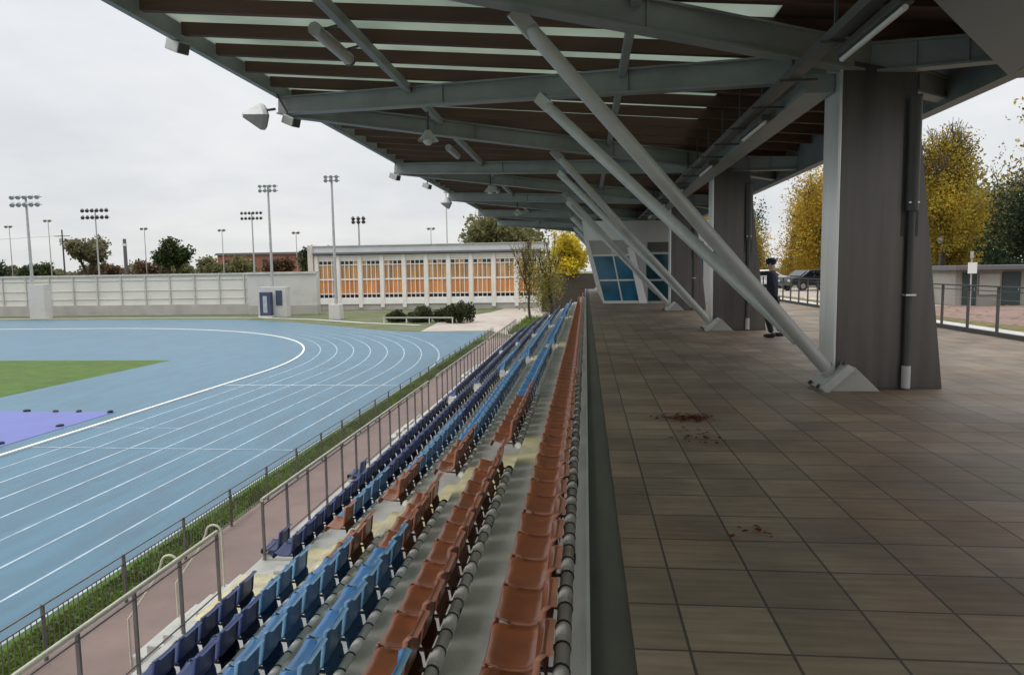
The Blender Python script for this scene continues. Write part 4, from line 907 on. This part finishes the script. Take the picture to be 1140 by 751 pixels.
# ------------------------------------------------------------------ person walking away behind the struts
def skin_body(name, parent, joints, edges, mat, lvl=2):
    me = bpy.data.meshes.new(name); me.from_pydata([j[0] for j in joints], edges, []); o = bpy.data.objects.new(name, me); C.objects.link(o)
    md = o.modifiers.new('skin', 'SKIN'); md.use_smooth_shade = True
    for i, j in enumerate(joints):
        r_ = j[1]; r_ = (r_, r_) if not isinstance(r_, tuple) else r_
        me.skin_vertices[0].data[i].radius = r_
    me.skin_vertices[0].data[0].use_root = True
    sb = o.modifiers.new('sub', 'SUBSURF'); sb.levels = lvl; sb.render_levels = lvl
    dg = bpy.context.evaluated_depsgraph_get(); nm = bpy.data.meshes.new_from_object(o.evaluated_get(dg)); o.modifiers.clear(); o.data = nm; nm.materials.clear(); nm.materials.append(mat)
    for p in nm.polygons: p.use_smooth = True
    o.parent = parent; return o
per = thing('person', 'person in navy jacket and dark cap walking behind the raking struts', 'person', (4.08, 16.1, 0)); per.rotation_euler = (0, 0, R(66)); per.scale = (.97, .97, .97)
# local frame: faces +Y ; x to the right
J = [((0, 0, .95), (.09, .07)), ((0, .01, 1.18), (.10, .07)), ((0, .01, 1.40), (.12, .07)), ((0, .02, 1.50), .058), ((0, .045, 1.60), (.072, .085)), ((0, .055, 1.70), (.070, .088)),
     ((-.19, .01, 1.41), .045), ((-.24, -.06, 1.14), .04), ((-.20, .10, .94), .034), ((.19, .01, 1.41), .045), ((.24, .05, 1.15), .04), ((.22, -.02, .90), .034),
     ((-.095, .01, .88), .06), ((-.10, .10, .50), .05), ((-.10, -.02, .10), .042), ((.095, .01, .88), .06), ((.10, .02, .50), .05), ((.10, -.18, .12), .042)]
E_ = [(0, 1), (1, 2), (2, 3), (3, 4), (4, 5), (2, 6), (6, 7), (7, 8), (2, 9), (9, 10), (10, 11), (0, 12), (12, 13), (13, 14), (0, 15), (15, 16), (16, 17)]
bo = skin_body('body', per, J, E_, MT['skin'])
jk = skin_body('jacket', per, [((0, 0, .86), (.165, .135)), ((0, .01, 1.05), (.175, .135)), ((0, .01, 1.25), (.18, .13)), ((0, .01, 1.42), (.175, .115)), ((0, .02, 1.52), .075),
     ((-.20, .01, 1.42), .075), ((-.25, -.06, 1.14), .062), ((-.205, .09, .96), .05), ((.20, .01, 1.42), .075), ((.25, .05, 1.15), .062), ((.223, -.01, .93), .05)],
     [(0, 1), (1, 2), (2, 3), (3, 4), (3, 5), (5, 6), (6, 7), (3, 8), (8, 9), (9, 10)], MT['jacket'])
tr = skin_body('trousers', per, [((0, 0, .93), (.15, .12)), ((-.095, .01, .84), .105), ((-.10, .10, .50), .078), ((-.10, -.01, .10), .062), ((.095, .01, .84), .105), ((.10, .02, .50), .078), ((.10, -.17, .13), .062)], [(0, 1), (1, 2), (2, 3), (0, 4), (4, 5), (5, 6)], MT['cloth'])
for sx, y0, z0 in ((-.10, -.02, .0), (.10, -.19, .015)):
    m = MB(); m.ball((sx, y0+.06, z0+.045), .14, MT['black'], 12, 8, (.36, 1.0, .34)); m.ball((sx, y0-.02, z0+.07), .07, MT['black'], 10, 6, (.7, .8, .7)); m.build('shoe', per, off=(0, 0, 0))
for sx, y0, z0 in ((-.20, .12, .88), (.22, -.03, .84)):   # relaxed hands: palm, four fingers, thumb
    jj = [((sx, y0, z0+.05), .026), ((sx, y0, z0-.01), (.018, .036))]; ee = [(0, 1)]
    for f in range(4):
        yy = y0-.03+.02*f; k = len(jj); ln_ = (.062, .072, .068, .055)[f]
        jj += [((sx, yy, z0-.05), .0095), ((sx-.008, yy+.004, z0-.05-ln_*.55), .0085), ((sx-.02*(1 if sx > 0 else -1), yy+.006, z0-.05-ln_), .007)]; ee += [(1, k), (k, k+1), (k+1, k+2)]
    k = len(jj); jj += [((sx, y0+.04, z0-.005), .011), ((sx, y0+.055, z0-.045), .009)]; ee += [(1, k), (k, k+1)]
    h_ = skin_body('hand', per, jj, ee, MT['skin'], 1)
m = MB(); m.ball((0, .045, 1.70), .103, MT['black'], 14, 8, (.88, 1.05, .82)); m.build('hair', per, off=(0, 0, 0))
m = MB(); m.ball((0, .05, 1.735), .112, MT['jacket'], 14, 8, (.9, 1.06, .62)); m.ball((0, .165, 1.715), .085, MT['jacket'], 12, 6, (.95, .95, .12)); m.build('cap', per, off=(0, 0, 0))
m = MB(); m.ball((0, .148, 1.635), .017, MT['skin'], 8, 6, (.8, 1.2, 1.3))
for sx in (-1, 1): m.ball((sx*.032, .133, 1.665), .011, MT['darkglass'], 8, 6); m.ball((sx*.078, .05, 1.65), .025, MT['skin'], 8, 6, (.4, .8, 1.2))
m.ball((0, .138, 1.59), .02, MT['redlamp'], 8, 6, (1.1, .4, .25)); m.build('face', per, off=(0, 0, 0))

for o in bpy.data.objects:
    if '_base' in o.keys(): del o['_base']
